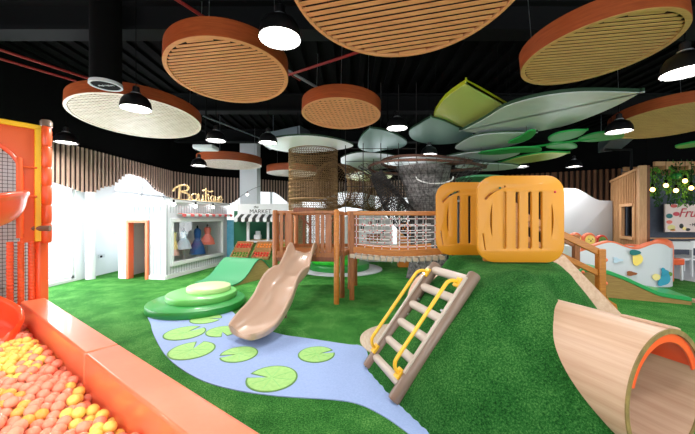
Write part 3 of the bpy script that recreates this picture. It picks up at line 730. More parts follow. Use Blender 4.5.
# ------------------------------------------------------------ market stall
ms = thing('market_stall', 'dark green play market stall with black and white striped awning', 'play stall', (-2.6,10.4,0))
Y0 = 10.2
b = MB()
for a, c in ((-3.72,-3.28),(-1.9,-1.5)): b.box(((a+c)/2,Y0,.85), (c-a,.08,1.7))
b.box((-2.6,Y0,.36), (1.4,.08,.72)); b.box((-2.6,Y0,1.62), (1.4,.08,.16)); b.build('front_wall', 'market_green', ms, smooth=False)
MB().box((-2.6,Y0+1.1,.85), (2.2,.06,1.7)).build('rear_wall', 'market_green', ms, smooth=False)
b = MB(); b.box((-3.25,Y0-.05,1.1), (.08,.08,.85)); b.box((-2.6,Y0-.05,1.1), (.07,.06,.85)); b.box((-1.92,Y0-.05,1.1), (.08,.08,.85)); b.box((-2.6,Y0-.05,.7), (1.4,.12,.06)); b.box((-2.6,Y0-.05,1.52), (1.4,.08,.06)); b.build('window_frame', 'white', ms, smooth=False)
for k in range(18):
    x = -3.6+k*.115; m = 'white' if k % 2 == 0 else 'dark_text'
    b = MB(); b.prism([(x,Y0-.05,1.58),(x+.113,Y0-.05,1.58),(x+.113,Y0-.38,1.45),(x,Y0-.38,1.45)], (0,0,.012))
    b.prism([(x,Y0-.38,1.455),(x+.113,Y0-.38,1.455),(x+.113,Y0-.38,1.38)]+[(x+.0565+.0565*math.cos(R(a_)),Y0-.38,1.38-.04*math.sin(R(a_))) for a_ in (45,90,135)]+[(x,Y0-.38,1.38)], (0,.01,0))
    b.build('awning_stripe', m, ms, smooth=False)
MB().box((-2.6,Y0-.02,1.75), (2.0,.05,.36)).build('sign_board', 'white', ms, smooth=False)
text('sign_text', 'the', .12, (-3.0,Y0-.05,1.79), (1,0,0), (0,0,1), 'dark_text', ms, .004, .3)
text('sign_text', 'MARKET', .19, (-2.85,Y0-.05,1.62), (1,0,0), (0,0,1), 'dark_text', ms, .004)
MB().box((-3.85,10.2,.7), (.24,.1,1.4)).build('side_panel', 'teal_panel', ms, smooth=False)
for x, z, lab in ((-3.0,.75,'white small till on the left of stall counter'),(-2.25,.75,'grey small weighing scale on the right of stall counter')):
    m_ = 'white' if x < -2.5 else 'duct_grey'
    t = thing('toy_till', lab, 'toy till', (x,Y0+.14,z)); MB().box((x,Y0+.16,z+.08), (.22,.16,.16)).build('body', m_, t, bevel=.02); MB().box((x,Y0+.2,z+.22), (.16,.05,.12)).build('screen', 'dark_text' if x>-2.5 else 'white_dim', t, bevel=.01)
tag(MB().box((-2.62,Y0+.3,.72), (1.3,.5,.04)).build('counter_shelf', 'ply'), 'wooden counter inside the green market stall window', 'shelf')
# produce crates on a slanted rack
rk = thing('produce_rack', 'slanted green display rack holding crates in front of the market stall', 'display rack', (-2.55,9.3,0))
b = MB(); b.prism([(-3.5,9.05,0),(-3.5,9.05,.22),(-3.5,9.75,.66),(-3.5,9.75,0)], (1.95,0,0)); b.build('body', 'astro', rk)
cm = ('fruit_red','fruit_orange','fruit_green'); rows = ('upper','lower'); names = ('left','middle','right')
sl = V((0,.7,.44)).normalized(); upn = V((0,-.44,.7)).normalized()
fk = {'fruit_red':'red','fruit_orange':'orange','fruit_green':'green'}
for r_ in range(2):
    for k in range(3):
        cx = -3.18+k*.62; base = V((cx,9.05,.22))+sl*(.21+.42*(1-r_))+upn*.012
        t = thing('wooden_crate', 'wooden produce crate, %s row, %s, on the stall rack' % (rows[r_], names[k]), 'crate', base, 0, 'produce crates by the market stall')
        b = MB(); rot = Matrix((V((1,0,0)), sl, upn)).transposed()
        b.box(base+upn*.006, (.5,.34,.012), rot)
        for s in (-1,1): b.box(base+sl*.165*s+upn*.05, (.5,.015,.1), rot); b.box(base+V((1,0,0))*.243*s+upn*.05, (.015,.32,.1), rot)
        b.build('slats', 'crate', t, smooth=False)
        cr = cm[(k+r_*2) % 3]
        for i in range(5):
            for j in range(2):
                p = base+V((-.18+i*.09,0,0))+sl*(-.06+.12*j)+upn*.056
                tag(MB().ball(p, .04, 2).build('toy_fruit', cr), '%s toy fruit in the %s %s produce crate' % (fk[cr], rows[r_], names[k]), 'toy fruit', 'toy fruit in the %s %s crate' % (rows[r_], names[k]))

# ------------------------------------------------------------ woven net tower and tunnel
t = thing('woven_net_tower', 'tall brown woven net cylinder hanging behind the wooden tower', 'net tower', (-.85,8.1,0))
TX, TY, TRr = -.88, 8.0, .62
def netcyl(b, path, rad, seg, rows):
    pass
def nettube(path, rads, seg, name, m, parent, wire, tw=.5, jit=0):
    rings = []; N = len(path)
    for i, p in enumerate(path):
        d = (path[min(i+1,N-1)]-path[max(i-1,0)]).normalized()
        u = V((0,1,0)) if abs(d.y) < .7 else V((0,0,1)); u = (u-d*u.dot(d)).normalized(); w = d.cross(u)
        rings.append([p+(rads[i]*(1+random.uniform(-jit,jit)))*(u*math.cos(2*PI*(k+tw*(i%2))/seg)+w*math.sin(2*PI*(k+tw*(i%2))/seg)) for k in range(seg)])
    return MB().loft(rings, caps=False).build(name, m, parent, wire=wire, smooth=False, recalc=False)
zz = [.62+k*.052 for k in range(50)]
nettube([V((TX,TY,z)) for z in zz], [TRr]*len(zz), 64, 'net', 'net_brown', t, .018, jit=.008)
for z, r in ((.62,.62),(1.66,.62),(1.95,.63),(3.2,.62)):
    MB().tube([V((TX+r*math.cos(2*PI*k/40), TY+r*math.sin(2*PI*k/40), z)) for k in range(40)], .018, 6, True).build('hoop', 'net_brown', t)
for sx in (-1,1):
    MB().tube([V((TX+sx*.4,TY,3.2)), V((TX+sx*.4,TY,4.69))], .01, 6).build('hanging_cable', 'black', t)
MB().lathe([(0,1.68),(.6,1.68),(.6,1.71),(0,1.71)], (TX,TY,0), 40).build('net_floor', 'net_brown', t)
t = thing('woven_net_tunnel', 'brown net crawl tunnel with hoops leading right from the woven tower', 'net tunnel', (.2,9,2))
pth = catmull([V((-.45,8.1,2.3)), V((-.1,8.5,2.35)), V((.5,9.2,2.25)), V((1.0,9.8,2.1)), V((1.5,10.0,2.0))], 10)
rad = [.62-.16*min(1,i/30) for i in range(len(pth))]
nettube(pth, rad, 44, 'net', 'net_brown', t, .017)
for i in range(4, len(pth), 6):
    d = (pth[min(i+1,len(pth)-1)]-pth[i-1]).normalized(); u = V((0,0,1)); u = (u-d*u.dot(d)).normalized(); w = d.cross(u)
    MB().tube([pth[i]+rad[i]*(u*math.cos(2*PI*k/30)+w*math.sin(2*PI*k/30)) for k in range(30)], .018, 6, True).build('hoop', 'bark_brown', t)
for i in (8, 26): MB().tube([pth[i]+V((0,0,rad[i])), V((pth[i].x,pth[i].y,4.69))], .01, 6).build('hanging_cable', 'black', t)
# rope screen (vertical cables) behind
t = thing('cable_net', 'tall dark square mesh net hanging from the ceiling behind the bridge', 'net', (.55,7.35,1.6))
b = MB()
for k in range(5): b.tube([V((-.05+k*.42,7.35,1.6)), V((-.05+k*.42,7.35,4.69))], .011, 5)
for j in range(6): b.tube([V((-.05,7.35,1.62+j*.3)), V((1.63,7.35,1.62+j*.3))], .008, 5)
b.build('mesh', 'net_dark', t)

# grey netted tree
t = thing('net_tree', 'grey netted tree trunk flaring up to a brown ring canopy', 'artificial tree', (1.95,7.6,0))
rg = []; NS = 48
for i in range(30):
    f = i/29; z = f*2.72; r = .42+.10*math.exp(-f*9)+.22*max(0,(f-.52)/.48)**1.7
    cx = 1.98-.12*max(0,(f-.5))*2; cy = 7.6
    rg.append([V((cx+r*(1+.06*math.sin(5*a+f*4))*math.cos(a), cy+r*(1+.06*math.sin(4*a))*math.sin(a)*.9, z)) for a in [2*PI*k/NS for k in range(NS)]])
MB().loft(rg, caps=False).build('trunk', 'net_grey', t)
rg2 = [[V((1.9,7.6,p.z))+(p-V((1.9,7.6,p.z)))*(1.05+1.25*(i/15)**1.4)+V((0,0,0)) for p in g] for i, g in enumerate(rg[14:])]
MB().loft(rg2, caps=False).build('trunk_net', 'net_dark', t, wire=.013, smooth=False)
# left arm: mesh strands swooping
b = MB()
pth = catmull([V((1.7,7.5,1.25)), V((1.25,7.5,1.62)), V((.95,7.5,2.1)), V((.68,7.5,2.55))], 8); rads = [.36-.22*i/(len(pth)-1) for i in range(len(pth))]
nettube(pth, rads, 22, 'branch_net', 'net_dark', t, .03)
for (rx, ry, z, th, off) in ((1.42,1.0,2.72,.11,0),(1.1,.75,2.86,.09,0)):
    rr3 = []
    for k in range(56):
        a = 2*PI*k/56; c_, s_ = math.cos(a), math.sin(a); zz_ = z+.04*math.sin(2*a)
        rr3.append([V((1.95+(rx+o_)*c_, 7.7+(ry+o_)*s_, zz_+h_)) for o_, h_ in ((-.02,-.02),(.02,-.03),(.03,.03),(-.03,.04),(-.05,.01))])
    MB().loft(rr3+[rr3[0]], caps=False).build('canopy_ring', 'bark_brown', t)
MB().tube([V((1.95+.42*math.cos(a), 6.95+.1*math.sin(a), 2.45+.16*math.sin(a)-.05)) for a in [PI+PI*k/12 for k in range(13)]], .016, 6).build('rope_loop', 'rope_white', t)
for x, y in ((1.0,7.7),(2.9,7.7),(1.95,8.6)): MB().tube([V((x,y,2.75)), V((x,y,4.69))], .008, 6).build('hanging_cable', 'black', t)

# climbing wall with arch behind the bridge
t = thing('climbing_wall', 'white curved-top climbing wall with holds seen through bridge net', 'climbing wall', (.75,10.4,0))
O = V((.75,10.4,0)); lp = [(-.9,0),(-.9,1.3)]+[(-.9+1.5*k/12, 1.3+.55*math.sin(PI*(.15+.7*k/12))-.1) for k in range(13)]+[(.75,1.5),(.75,0)]
plate('panel', [lp], .08, 'white', t, O, (1,0,0), (0,0,1))
for x, z, m in ((-.25,1.15,'dark_text'),(.25,1.35,'dark_text'),(.45,1.0,'dark_text'),(.0,1.3,'knot_red'),(.2,.8,'decal_blue')): MB().ball((.75+x,10.33,z), .06, 2, (1,.6,1)).build('climbing_hold', m, t)
MB().box((.85,10.25,.82), (.42,.24,.22)).build('step_box', 'deck_wood', t, bevel=.01)
t = thing('orange_cabinet', 'yellow-orange rounded cabinet beside the white climbing wall', 'cabinet', (1.85,9.4,0))
plate('back', [[(-.32,0),(.32,0),(.32,1.25)]+[(.32-.64*k/8, 1.25+.12*math.sin(PI*k/8)) for k in range(1,8)]+[(-.32,1.25)]], .3, 'fruit_orange', t, V((1.85,9.4,0)), (1,0,0), (0,0,1))
for z in (.5,.75,.95): MB().box((1.85,9.22,z), (.6,.1,.03)).build('shelf', 'ply', t)
t = thing('grey_post_screen', 'dark slatted screen standing behind right part of the bridge', 'screen', (2.7,8.9,0))
for k in range(6): MB().box((2.35+k*.17,8.9,.95), (.07,.07,1.9)).build('slat', 'dark_text', t)
MB().box((2.78,8.9,1.9), (.95,.07,.06)).build('top_rail', 'dark_text', t)

# ------------------------------------------------------------ right side: white wavy screen, barrier, ramp, timber house, cafe
t = thing('wavy_screen', 'tall white screen with wavy top edge before brown slat wall', 'screen', (7.3,9,0))
Yw = 9.3
top = [(548,187),(564,188.5),(575,189),(584,193),(592,198),(599,200.5),(611,201)]
tp = catmull([at(x,y,Yw) for x, y in top], 4); u0 = V((tp[0].x,Yw,0))
plate('panel', [[(0,0),(tp[-1].x-u0.x,0)]+[(p.x-u0.x,p.z) for p in tp[::-1]]], .1, 'white_board', t, u0, (1,0,0), (0,0,1))
def lionface(px, py, r, m1, m2, lab, Y=8.0):
    c = at(px,py,Y); t = thing('round_cushion', lab, 'cushion', (c.x,c.y,c.z-r), 0, 'round cushions along the barrier')
    rot = Matrix.Rotation(R(90),3,'X')
    MB().lathe([(0,-.05),(r*.9,-.05),(r,-.02),(r,.02),(r*.9,.05),(0,.05)], c, 28, rot).build('mane', m1, t)
    MB().lathe([(0,.051),(r*.68,.051),(r*.62,.07),(0,.075)], c, 24, rot).build('face', m2, t)
    for s in (-1,1): MB().ball(c+V((s*r*.25,-.075,r*.15)), r*.08, 1).build('eye', 'dark_text', t)
    MB().ball(c+V((0,-.08,-r*.1)), r*.1, 1, (1.4,.6,1)).build('nose', 'decal_brown', t)
lionface(575,239,.17,'door_orange','ball_yellow','round orange and yellow face cushion, leftmost by the railing')
lionface(588.5,240,.19,'door_orange','ball_yellow','round orange lion face cushion in the middle of the three')
lionface(601,240.5,.15,'fruit_red','fruit_green','round green and red cushion, rightmost of the three')
tag(MB().box((6.3,8.05,.38), (1.4,.4,.76)).build('cushion_ledge', 'white'), 'white ledge under the three round cushions behind barrier', 'ledge')
# barrier
bt = thing('wavy_barrier', 'low white barrier with orange wavy top and fruit and bird pictures', 'barrier', (6.2,6.8,0))
prof = [(578,251,6.98),(583,250,6.96),(596,245,6.88),(611,241.6,6.8),(625,246,6.74),(637.4,248.4,6.7),(654,243,6.64),(664,243.5,6.62),(670,247,6.64)]
tops = catmull([at(*p) for p in prof], 5)
tops += [V((7.05,6.72,tops[-1].z-.02)), V((7.12,6.85,tops[-1].z-.03)), V((7.14,7.1,tops[-1].z-.05)), V((7.14,7.8,tops[-1].z-.05))]
def band(b, z0f, z1f, o0, o1):
    rg = []
    for i, p in enumerate(tops):
        d = (tops[min(i+1,len(tops)-1)]-tops[max(i-1,0)]); d.z = 0; d.normalize(); n = V((d.y,-d.x,0))
        a = V((p.x,p.y,0)); rg.append([a+n*o0+V((0,0,z0f(p))), a+n*o1+V((0,0,z0f(p))), a+n*o1+V((0,0,z1f(p))), a+n*o0+V((0,0,z1f(p)))])
    return b.loft(rg)
band(MB(), lambda p: 0, lambda p: p.z-.02, .0, -.16).build('body', 'white_board', bt); band(MB(), lambda p: p.z-.02, lambda p: p.z+.015, .004, -.164).build('top_trim', 'door_orange', bt)
def blob(px, py, w, h, m, nm, Y=6.6, k2=0, par=bt, rot=0, th=.008):
    c = at(px,py,Y); q2 = []
    for k in range(20):
        a = 2*PI*k/20; rr = 1+k2*math.cos(3*a); x = w*rr*math.cos(a); z = h*rr*math.sin(a); q2.append(c+V((x*math.cos(rot)-z*math.sin(rot), -.012+(-.22*x), x*math.sin(rot)+z*math.cos(rot))))
    return MB().prism(q2, (0,th,0)).build(nm, m, par, smooth=False)
blob(637,259,.09,.14,'ball_yellow','fruit_picture',6.66,.1); blob(634.5,252.5,.1,.06,'decal_teal','leaf_picture',6.655,.1)
blob(664,279,.09,.17,'decal_blue','bird_picture',6.585,.15,rot=-.5); blob(664,272,.06,.08,'decal_blue','bird_picture',6.58,.3); blob(669,274,.05,.05,'fruit_green','leaf_picture',6.58); blob(656,277,.07,.07,'cream','sun_picture',6.61)
blob(617,260,.08,.05,'pale_blue','butterfly_picture',6.75,.4); blob(631,273.5,.09,.05,'decal_brown','beaver_picture',6.69,.2)
c_ = at(666,246,7.3); tag(MB().lathe([(0,0),(.18,0),(.2,.03),(.2,.82),(.17,.93),(.09,.99),(0,1.0)], (c_.x-.1,7.3,0), 28).build('foam_bollard', 'door_orange'), 'rounded orange foam bollard top showing over the barrier end', 'foam bollard')
# ramp right
t = thing('wave_ramp', 'long brown wooden wave ramp with green mat top before barrier', 'play ramp', (5.2,5.8,0))
g0 = V((4.05,6.15,0)); g1 = V((5.86,5.28,0)); gd = g1-g0
rp = [(0,.30),(.1,.40),(.22,.50),(.32,.53),(.42,.51),(.55,.42),(.66,.31),(.76,.21),(.82,.17),(1.0,.13)]
rr_ = catmull([V((f,z,0)) for f, z in rp], 4); bkv = V((.25,.62,0))
MB().prism([g0]+[g0+gd*v.x+V((0,0,v.y-.07)) for v in rr_]+[g1], bkv).build('body', 'ply_brown', t)
MB().loft([[g0+gd*v.x+V((0,0,v.y-.07))-bkv*.03, g0+gd*v.x+V((0,0,v.y))-bkv*.03, g0+gd*v.x+V((0,0,v.y))+bkv, g0+gd*v.x+V((0,0,v.y-.07))+bkv] for v in rr_]).build('green_mat', 'ramp_green', t, bevel=.01)
tag(MB().box((6.35,5.42,.03), (.6,.12,.06)).build('edge_plank', 'veneer'), 'short light wood plank lying on turf at right edge', 'plank')
# timber slat house
t = thing('timber_house', 'light timber slatted playhouse with a tall square window opening', 'playhouse', (8,9,0))
n0 = V((7.24,7.62,0)); n1 = V((8.06,9.46,0)); dd = (n1-n0).normalized(); LL = (n1-n0).length; nn_ = V((-dd.y,dd.x,0))
ztop = lambda s: 2.70-.14*s/LL
wx0, wx1, wzz0, wzz1 = .45, 1.18, .98, 1.78
k = 0; b = MB(); s = .12
while s < LL:
    p = n0+dd*s
    segs = [(0, ztop(s))] if not (wx0 < s < wx1) else [(0,wzz0),(wzz1,ztop(s))]
    for z0, z1 in segs: b.bar(p+V((0,0,z0)), p+V((0,0,z1)), .035, .05, up=nn_)
    s += .11
b.build('slats', 'timber', t, smooth=False)
b = MB()
bb = n0-nn_*.06
for (a, c, z0, z1) in ((0,wx0,0,2.6),(wx1,LL,0,2.48),(wx0,wx1,0,wzz0),(wx0,wx1,wzz1,2.5)): b.bar(bb+dd*a+V((0,0,(z0+z1)/2)), bb+dd*c+V((0,0,(z0+z1)/2)), .02, z1-z0)
b.build('backing', 'slat_back', t, smooth=False)
MB().bar(n0+V((0,0,0)), n0+V((0,0,2.76)), .12, .14, up=nn_).build('corner_post', 'timber', t)
MB().bar(n0+V((.09,0,0)), n0+V((.09,0,2.76)), .05, .14, up=nn_).build('corner_post', 'slat_brown', t)
MB().bar(n0+V((0,0,2.72)), n1+V((0,0,2.58)), .1, .06).build('top_rail', 'timber', t)
b = MB()
for z in (wzz0-.04,wzz1+.04): b.bar(n0+dd*(wx0-.06)+V((0,0,z)), n0+dd*(wx1+.06)+V((0,0,z)), .12, .07)
for s in (wx0-.04,wx1+.04): b.bar(n0+dd*s+V((0,0,wzz0-.08)), n0+dd*s+V((0,0,wzz1+.08)), .12, .07, up=nn_)
b.build('window_frame', 'timber', t)
MB().bar(n0+V((.30,.3,1.2)), n1+V((.5,0,1.2)), .03, 2.4).build('inner_wall', 'cafe_grey', t)
pass
# cafe: board, shelf, table, chairs, plants
t = thing('wall_board', 'pink menu board with red script and fruit pictures on grey wall', 'sign', (10.9,10.3,1.2))
Yb = 10.28; c0 = at(664.5,232,Yb); c1 = at(711,204,Yb)
MB().box(((c0.x+c1.x)/2,Yb,(c0.z+c1.z)/2), (c1.x-c0.x,.05,c1.z-c0.z)).build('board', 'board_pink', t, bevel=.005)
text('script_text', 'Frutti', .42, (at(691.5,213,Yb).x,Yb-.035,at(0,217,Yb).z), (1,0,0), (0,0,1), 'script_red', t, .004, .35)
text('small_text', '• MAIN', .13, (at(691.5,213,Yb).x+.1,Yb-.035,at(0,226,Yb).z), (1,0,0), (0,0,1), 'dark_text', t, .003)
for px, py, w, h, m in ((673,206,.12,.06,'fruit_red'),(675.5,214,.11,.07,'script_red'),(668.5,216,.11,.08,'decal_teal'),(668.5,222,.1,.06,'coral'),(670.5,227.5,.13,.09,'cream'),(672,230,.09,.04,'fruit_orange'),(680.5,226,.07,.08,'dark_text'),(683.5,228.5,.07,.06,'ball_yellow'),(687,229.5,.08,.05,'dark_text')):
    c = at(px,py,Yb); q2 = [c+V((w*math.cos(2*PI*k/16),-.03,h*math.sin(2*PI*k/16))) for k in range(16)]; MB().prism(q2, (0,.008,0)).build('fruit_picture', m, t, smooth=False)
MB().box((10.9,10.22,.8), (2.6,.2,.04)).build('cafe_shelf', 'timber'); o = bpy.data.objects['cafe_shelf']; tag(o, 'light wood shelf running along the grey cafe wall', 'shelf')
def table(x, y, lab, w=1.1, h=.78):
    t = thing('cafe_table', lab, 'table', (x,y,0)); MB().box((x,y,h-.02), (w,.6,.04)).build('tabletop', 'white', t, bevel=.006)
    for a in (-1,1):
        for c in (-1,1): MB().box((x+a*(w/2-.05),y+c*.25,h/2-.02), (.05,.05,h-.04)).build('leg', 'white', t)
    MB().box((x,y-.25,.3), (w-.1,.04,.05)).build('stretcher', 'white', t)
def chair(x, y, lab, rz=0):
    t = thing('cafe_chair', lab, 'chair', (x,y,0), rz, 'white cafe chairs')
    MB().box((0,0,.45), (.42,.42,.03)).build('seat', 'white', t, bevel=.008, local=True); MB().box((0,.2,.78), (.42,.025,.2)).build('backrest', 'white', t, bevel=.008, local=True)
    for a in (-1,1):
        MB().box((a*.19,-.19,.22), (.03,.03,.44)).build('leg', 'white', t, local=True); MB().box((a*.19,.2,.42), (.03,.03,.84)).build('leg', 'white', t, local=True)
chair(8.5,8.0,'white cafe chair closest to the barrier end',R(160)); chair(9.15,8.35,'white cafe chair at the right edge behind first chair',R(190)); table(9.6,9.0,'white cafe table by the grey wall at right edge',1.4)
t = thing('orange_stool', 'low square orange cushion stool behind the barrier end', 'stool', (7.75,7.5,0)); MB().box((7.75,7.5,.44), (.42,.4,.16)).build('cushion', 'orange_pad2', t, bevel=.03)
for a in (-1,1):
    for c in (-1,1): MB().box((7.75+a*.16,7.5+c*.16,.18), (.04,.04,.36)).build('leg', 'white', t)
# hanging greenery
t = thing('hanging_trellis', 'light wood trellis hung from ceiling above the cafe corner', 'trellis', (9.0,8.6,2.8))
for y in (8.3,9.2): MB().bar((8.2,y,2.92), (11.6,y,2.92), .08, .12).build('beam', 'timber', t)
for k in range(6): MB().bar((8.35+k*.6,8.1,2.8), (8.35+k*.6,9.4,2.8), .07, .1).build('crossbar', 'timber', t)
for x in (8.4,10.9): MB().tube([V((x,8.7,2.9)), V((x,8.7,4.69))], .01, 6).build('hanging_cable', 'black', t)
def vine(x, y, zt, L, w, m, lab):
    b = MB()
    for i in range(int(150*L)):
        z = zt-L*random.random(); f = (zt-z)/L; r = w*(1-.45*f)*math.sqrt(random.random()); a = random.random()*2*PI
        p = V((x+r*math.cos(a), y+r*math.sin(a), z)); d = V((random.uniform(-1,1),random.uniform(-1,1),-1.2)).normalized(); s = d.cross(V((random.random(),random.random(),.1))).normalized()
        l = random.uniform(.06,.11); n_ = d.cross(s)*.012
        v = [b.bm.verts.new(q_) for q_ in (p, p+d*l*.5+s*l*.22+n_, p+d*l, p+d*l*.5-s*l*.22+n_)]; b.bm.faces.new(v)
    t = thing('hanging_plant', lab, 'hanging plant', (x,y,zt-L), 0, 'hanging plants over the cafe')
    b.build('foliage', m, t, smooth=False, recalc=False); MB().tube([V((x,y,zt+.05)), V((x,y,zt-L*.7))], .008, 5).build('stem', 'vine', t)
for px, L, w, m, nm in ((653,.75,.13,'vine_light','short bright green hanging vine nearest the timber house'),(658,1.05,.17,'vine','dark green hanging vine second from the timber house'),(668,.85,.12,'vine_light','small bright green hanging vine between two bulbs'),(673,1.15,.19,'vine','long dark trailing vine above left edge of menu board'),(681.5,1.2,.19,'vine_light','bright trailing vine above the middle of menu board'),(687,1.0,.15,'vine','dark vine just right of the highest bulb'),(692,1.15,.2,'vine','dark bushy vine at the right edge of the picture')):
    vine((px-347.5)/F*8.35, 8.35, 2.86 if px < 665 else 3.0, L, w, m, nm)
tag(MB().ball(at(676,176,8.2), .11, 3, (1,1,.8)).build('glass_float', 'tier_dark'), 'green glass lantern globe hanging among the vines', 'lantern')
for px, py in ((652.6,189.6),(666,185.5),(676,190.5),(685,181),(691.3,188)):
    p = at(px,py,8.1); t = thing('pendant_bulb', 'warm glowing bulb on black cord among vines, %s' % {652.6:'nearest the timber house',666:'second from the timber house',676:'under the green lantern',685:'highest of the five',691.3:'rightmost'}[px], 'light bulb', (p.x,p.y,p.z-.08), 0, 'warm bulbs among the vines')
    MB().ball(p, .05, 2, (1,1,1.15)).build('bulb', 'bulb_on', t); MB().lathe([(0,.06),(.03,.06),(.03,.15),(0,.15)], p, 10).build('socket', 'black', t); MB().tube([p+V((0,0,.15)), V((p.x,p.y,2.95))], .006, 5).build('cord', 'black', t)

# ------------------------------------------------------------ ball pit
LA = V((-3.73,3.83,0)); LB = V((-.39,1.43,0)); ld = (LB-LA).normalized(); ln = V((ld.y,-ld.x,0))   # ln points into the pit
if ln.y > 0: ln = -ln
LW = .215; LH = .5; LS = LA+ld*2.37
for a, c, lab in ((LA-ld*.03, LS-ld*.004, 'far section of padded orange wall along the ball pit'), (LS+ld*.004, LA+ld*5.0, 'near section of padded orange wall along the ball pit')):
    b = MB(); m_ = a.lerp(c,.5)+ln*LW/2; b.bar(a+ln*LW/2+V((0,0,LH/2)), c+ln*LW/2+V((0,0,LH/2)), LW, LH)
    o = b.build('padded_wall', 'orange_pad', bevel=.016); tag(o, lab, 'padded wall', 'padded walls of the ball pit')
# balls
pit = [V((-3.72,3.62)), V((-3.45,3.40)), (LA+ld*4.9+ln*(LW+.04)).xy, V((.2,.3)), V((-2.2,.6)), V((-5.0,3.5)), V((-4.6,4.0)), V((-3.9,3.72))]
inn = lambda p: (V((*p,0))-LA).dot(ln) > LW+.042
cand = []; BR = .036
for j in range(120):
    for i in range(120):
        x = -5.4+i*.0735+(j%2)*.0367; y = .5+j*.0637
        p = V((x+random.uniform(-.007,.007), y+random.uniform(-.007,.007)))
        if not inn(p): continue
        s = (V((*p,0))-LA).dot(ld)
        if s < -.35 or s > 4.8 or (V((*p,0))-LA).dot(ln) > 2.3: continue
        if s < .0 and (V((*p,0))-LA).dot(ln) < .3: continue
        if (p-V((-3.05,3.02))).length < .0: continue
        z = .285+.02*math.sin(p.x*5)*math.sin(p.y*4)+random.uniform(-.022,.026)
        cand.append(V((p.x,p.y,z)))
def vis(p):
    if p.y < .3: return False
    x = 347.5+F*p.x/p.y; y = 217+F*(EYE-p.z)/p.y; return -8 < x < 700 and 200 < y < 444
seen = sorted([p for p in cand if vis(p)], key=lambda p: p.length); hid = [p for p in cand if not vis(p)]
print('balls seen', len(seen), 'other', len(hid))
BM = {}
for k in ('salmon','yellow','orange'):
    b = MB().ball((0,0,0), BR, 4); o = b.build('pit_ball', 'ball_'+k, local=True); BM[k] = o
def kind(p):
    n = math.sin(p.x*4.1+1)+math.sin(p.y*5.3+p.x*2.2)+random.uniform(-1.3,1.3)
    return 'yellow' if n > .95 else ('orange' if n < -1.75 else 'salmon')
gl_ = {'salmon':'salmon pink plastic ball in the orange ball pit','yellow':'yellow plastic ball in the orange ball pit','orange':'orange plastic ball in the orange ball pit'}
used = set()
for p in seen[:300]:
    k = kind(p); o = BM[k]
    if k in used: o = o.copy(); COL.objects.link(o)
    used.add(k); o.location = p; o.parent = None
    tag(o, gl_[k], 'ball', k+' balls in the ball pit')
b3 = {'salmon': MB(), 'yellow': MB(), 'orange': MB()}
mats = ['ball_salmon','ball_yellow','ball_orange']; b = MB()
for p in seen[300:]+[q_ for q_ in hid if q_.y > -.5]:
    n0_ = len(b.bm.faces); b.ball(p, BR, 3 if p in seen else 1); mi = ('salmon','yellow','orange').index(kind(p))
    b.bm.faces.ensure_lookup_table()
    for f in b.bm.faces[n0_:]: f.material_index = mi
for p in seen:
    q_ = V((p.x+.036, p.y+.02, p.z-.062)); n0_ = len(b.bm.faces); b.ball(q_, BR, 2); mi = ('salmon','yellow','orange').index(kind(q_))
    b.bm.faces.ensure_lookup_table()
    for f in b.bm.faces[n0_:]: f.material_index = mi
o = b.build('pit_balls', mats, recalc=False)
tag(o, 'mass of salmon, yellow and orange balls filling the rest of ball pit', 'balls', None, 'stuff')
bed = [LA-ld*.5+ln*(LW+.005), LA+ld*4.9+ln*(LW+.005), LA+ld*4.9+ln*2.5, LA-ld*.5+ln*2.5]
tag(MB().prism([V((p.x,p.y,0)) for p in bed], (0,0,.14)).build('pit_mat', 'orange_pad2', smooth=False), 'orange padded floor lying under the balls of the pit', 'mat')

# ------------------------------------------------------------ orange play frame at the left
fd = V((-.58,-.814,0)).normalized(); fnn = V((fd.y,-fd.x,0))   # plane direction away from column; normal
if fnn.x < 0: fnn = -fnn
K0 = V((-3.80,3.88,0))
t = thing('padded_play_frame', 'orange padded soft-play frame with yellow border at left edge', 'play frame', K0)
for k in range(7):
    z0 = 1.62+k*.0; 
seg_z = [1.18,1.42,1.65,1.89,2.12,2.38,2.63]
for a, c in zip(seg_z, seg_z[1:]):
    MB().lathe([(0,a),(.042,a),(.052,a+.02),(.055,(a+c)/2),(.052,c-.02),(.042,c),(0,c)], K0+V((.03,.0,0)), 18).build('column_pad', 'orange_pad2', t)
MB().lathe([(0,2.63),(.06,2.63),(.06,2.69),(.045,2.71),(0,2.72)], K0+V((.03,0,0)), 18).build('column_cap', 'tan_rail', t)
MB().box(K0+V((-.07,.0,.6)), (.15,.13,1.2)).build('column_base', 'orange_pad2', t, bevel=.02)
MB().tube([K0+V((-.12,-.1,1.36)), K0+V((.1,-.02,1.36))], .035, 12).build('connector', 'tan_rail', t)
# arched panel
W1 = 1.35; Z0 = 1.42; Z1 = 2.62
arch = [(.2,Z0-.3),(.2,2.0)]+[(.62-.42*math.cos(R(a_)), 2.0+.40*math.sin(R(a_))) for a_ in range(15,180,15)]+[(1.04,2.0),(1.04,Z0-.3)]
outer = [(0.04,1.2),(.2,1.2)]+[(p[0],p[1]) for p in arch[1:-1]]+[(1.04,1.2),(W1,1.2),(W1,Z1),(0.04,Z1)]
plate('arch_panel', [outer], .05, 'orange_dark', t, K0, fd, (0,0,1), .008)
ob = lambda s, z, o=.035: K0+fd*s+fnn*o+V((0,0,z))
MB().bar(ob(.06,1.2), ob(.06,2.60), .03, .06, up=fd).build('border', 'yellow_pad', t, bevel=.008)
MB().bar(ob(.03,2.60), ob(W1,2.60), .03, .06).build('border', 'yellow_pad', t, bevel=.008)
MB().tube([ob(.22,1.25,.06), ob(.22,2.05,.06), ob(.22,2.2,.03)], .03, 12).build('grab_pole', 'orange_dark', t)
for z in (1.75,2.1): MB().tube([ob(.2,z,.05), ob(.07,z,.05)], .012, 8).build('strap', 'orange_dark', t)
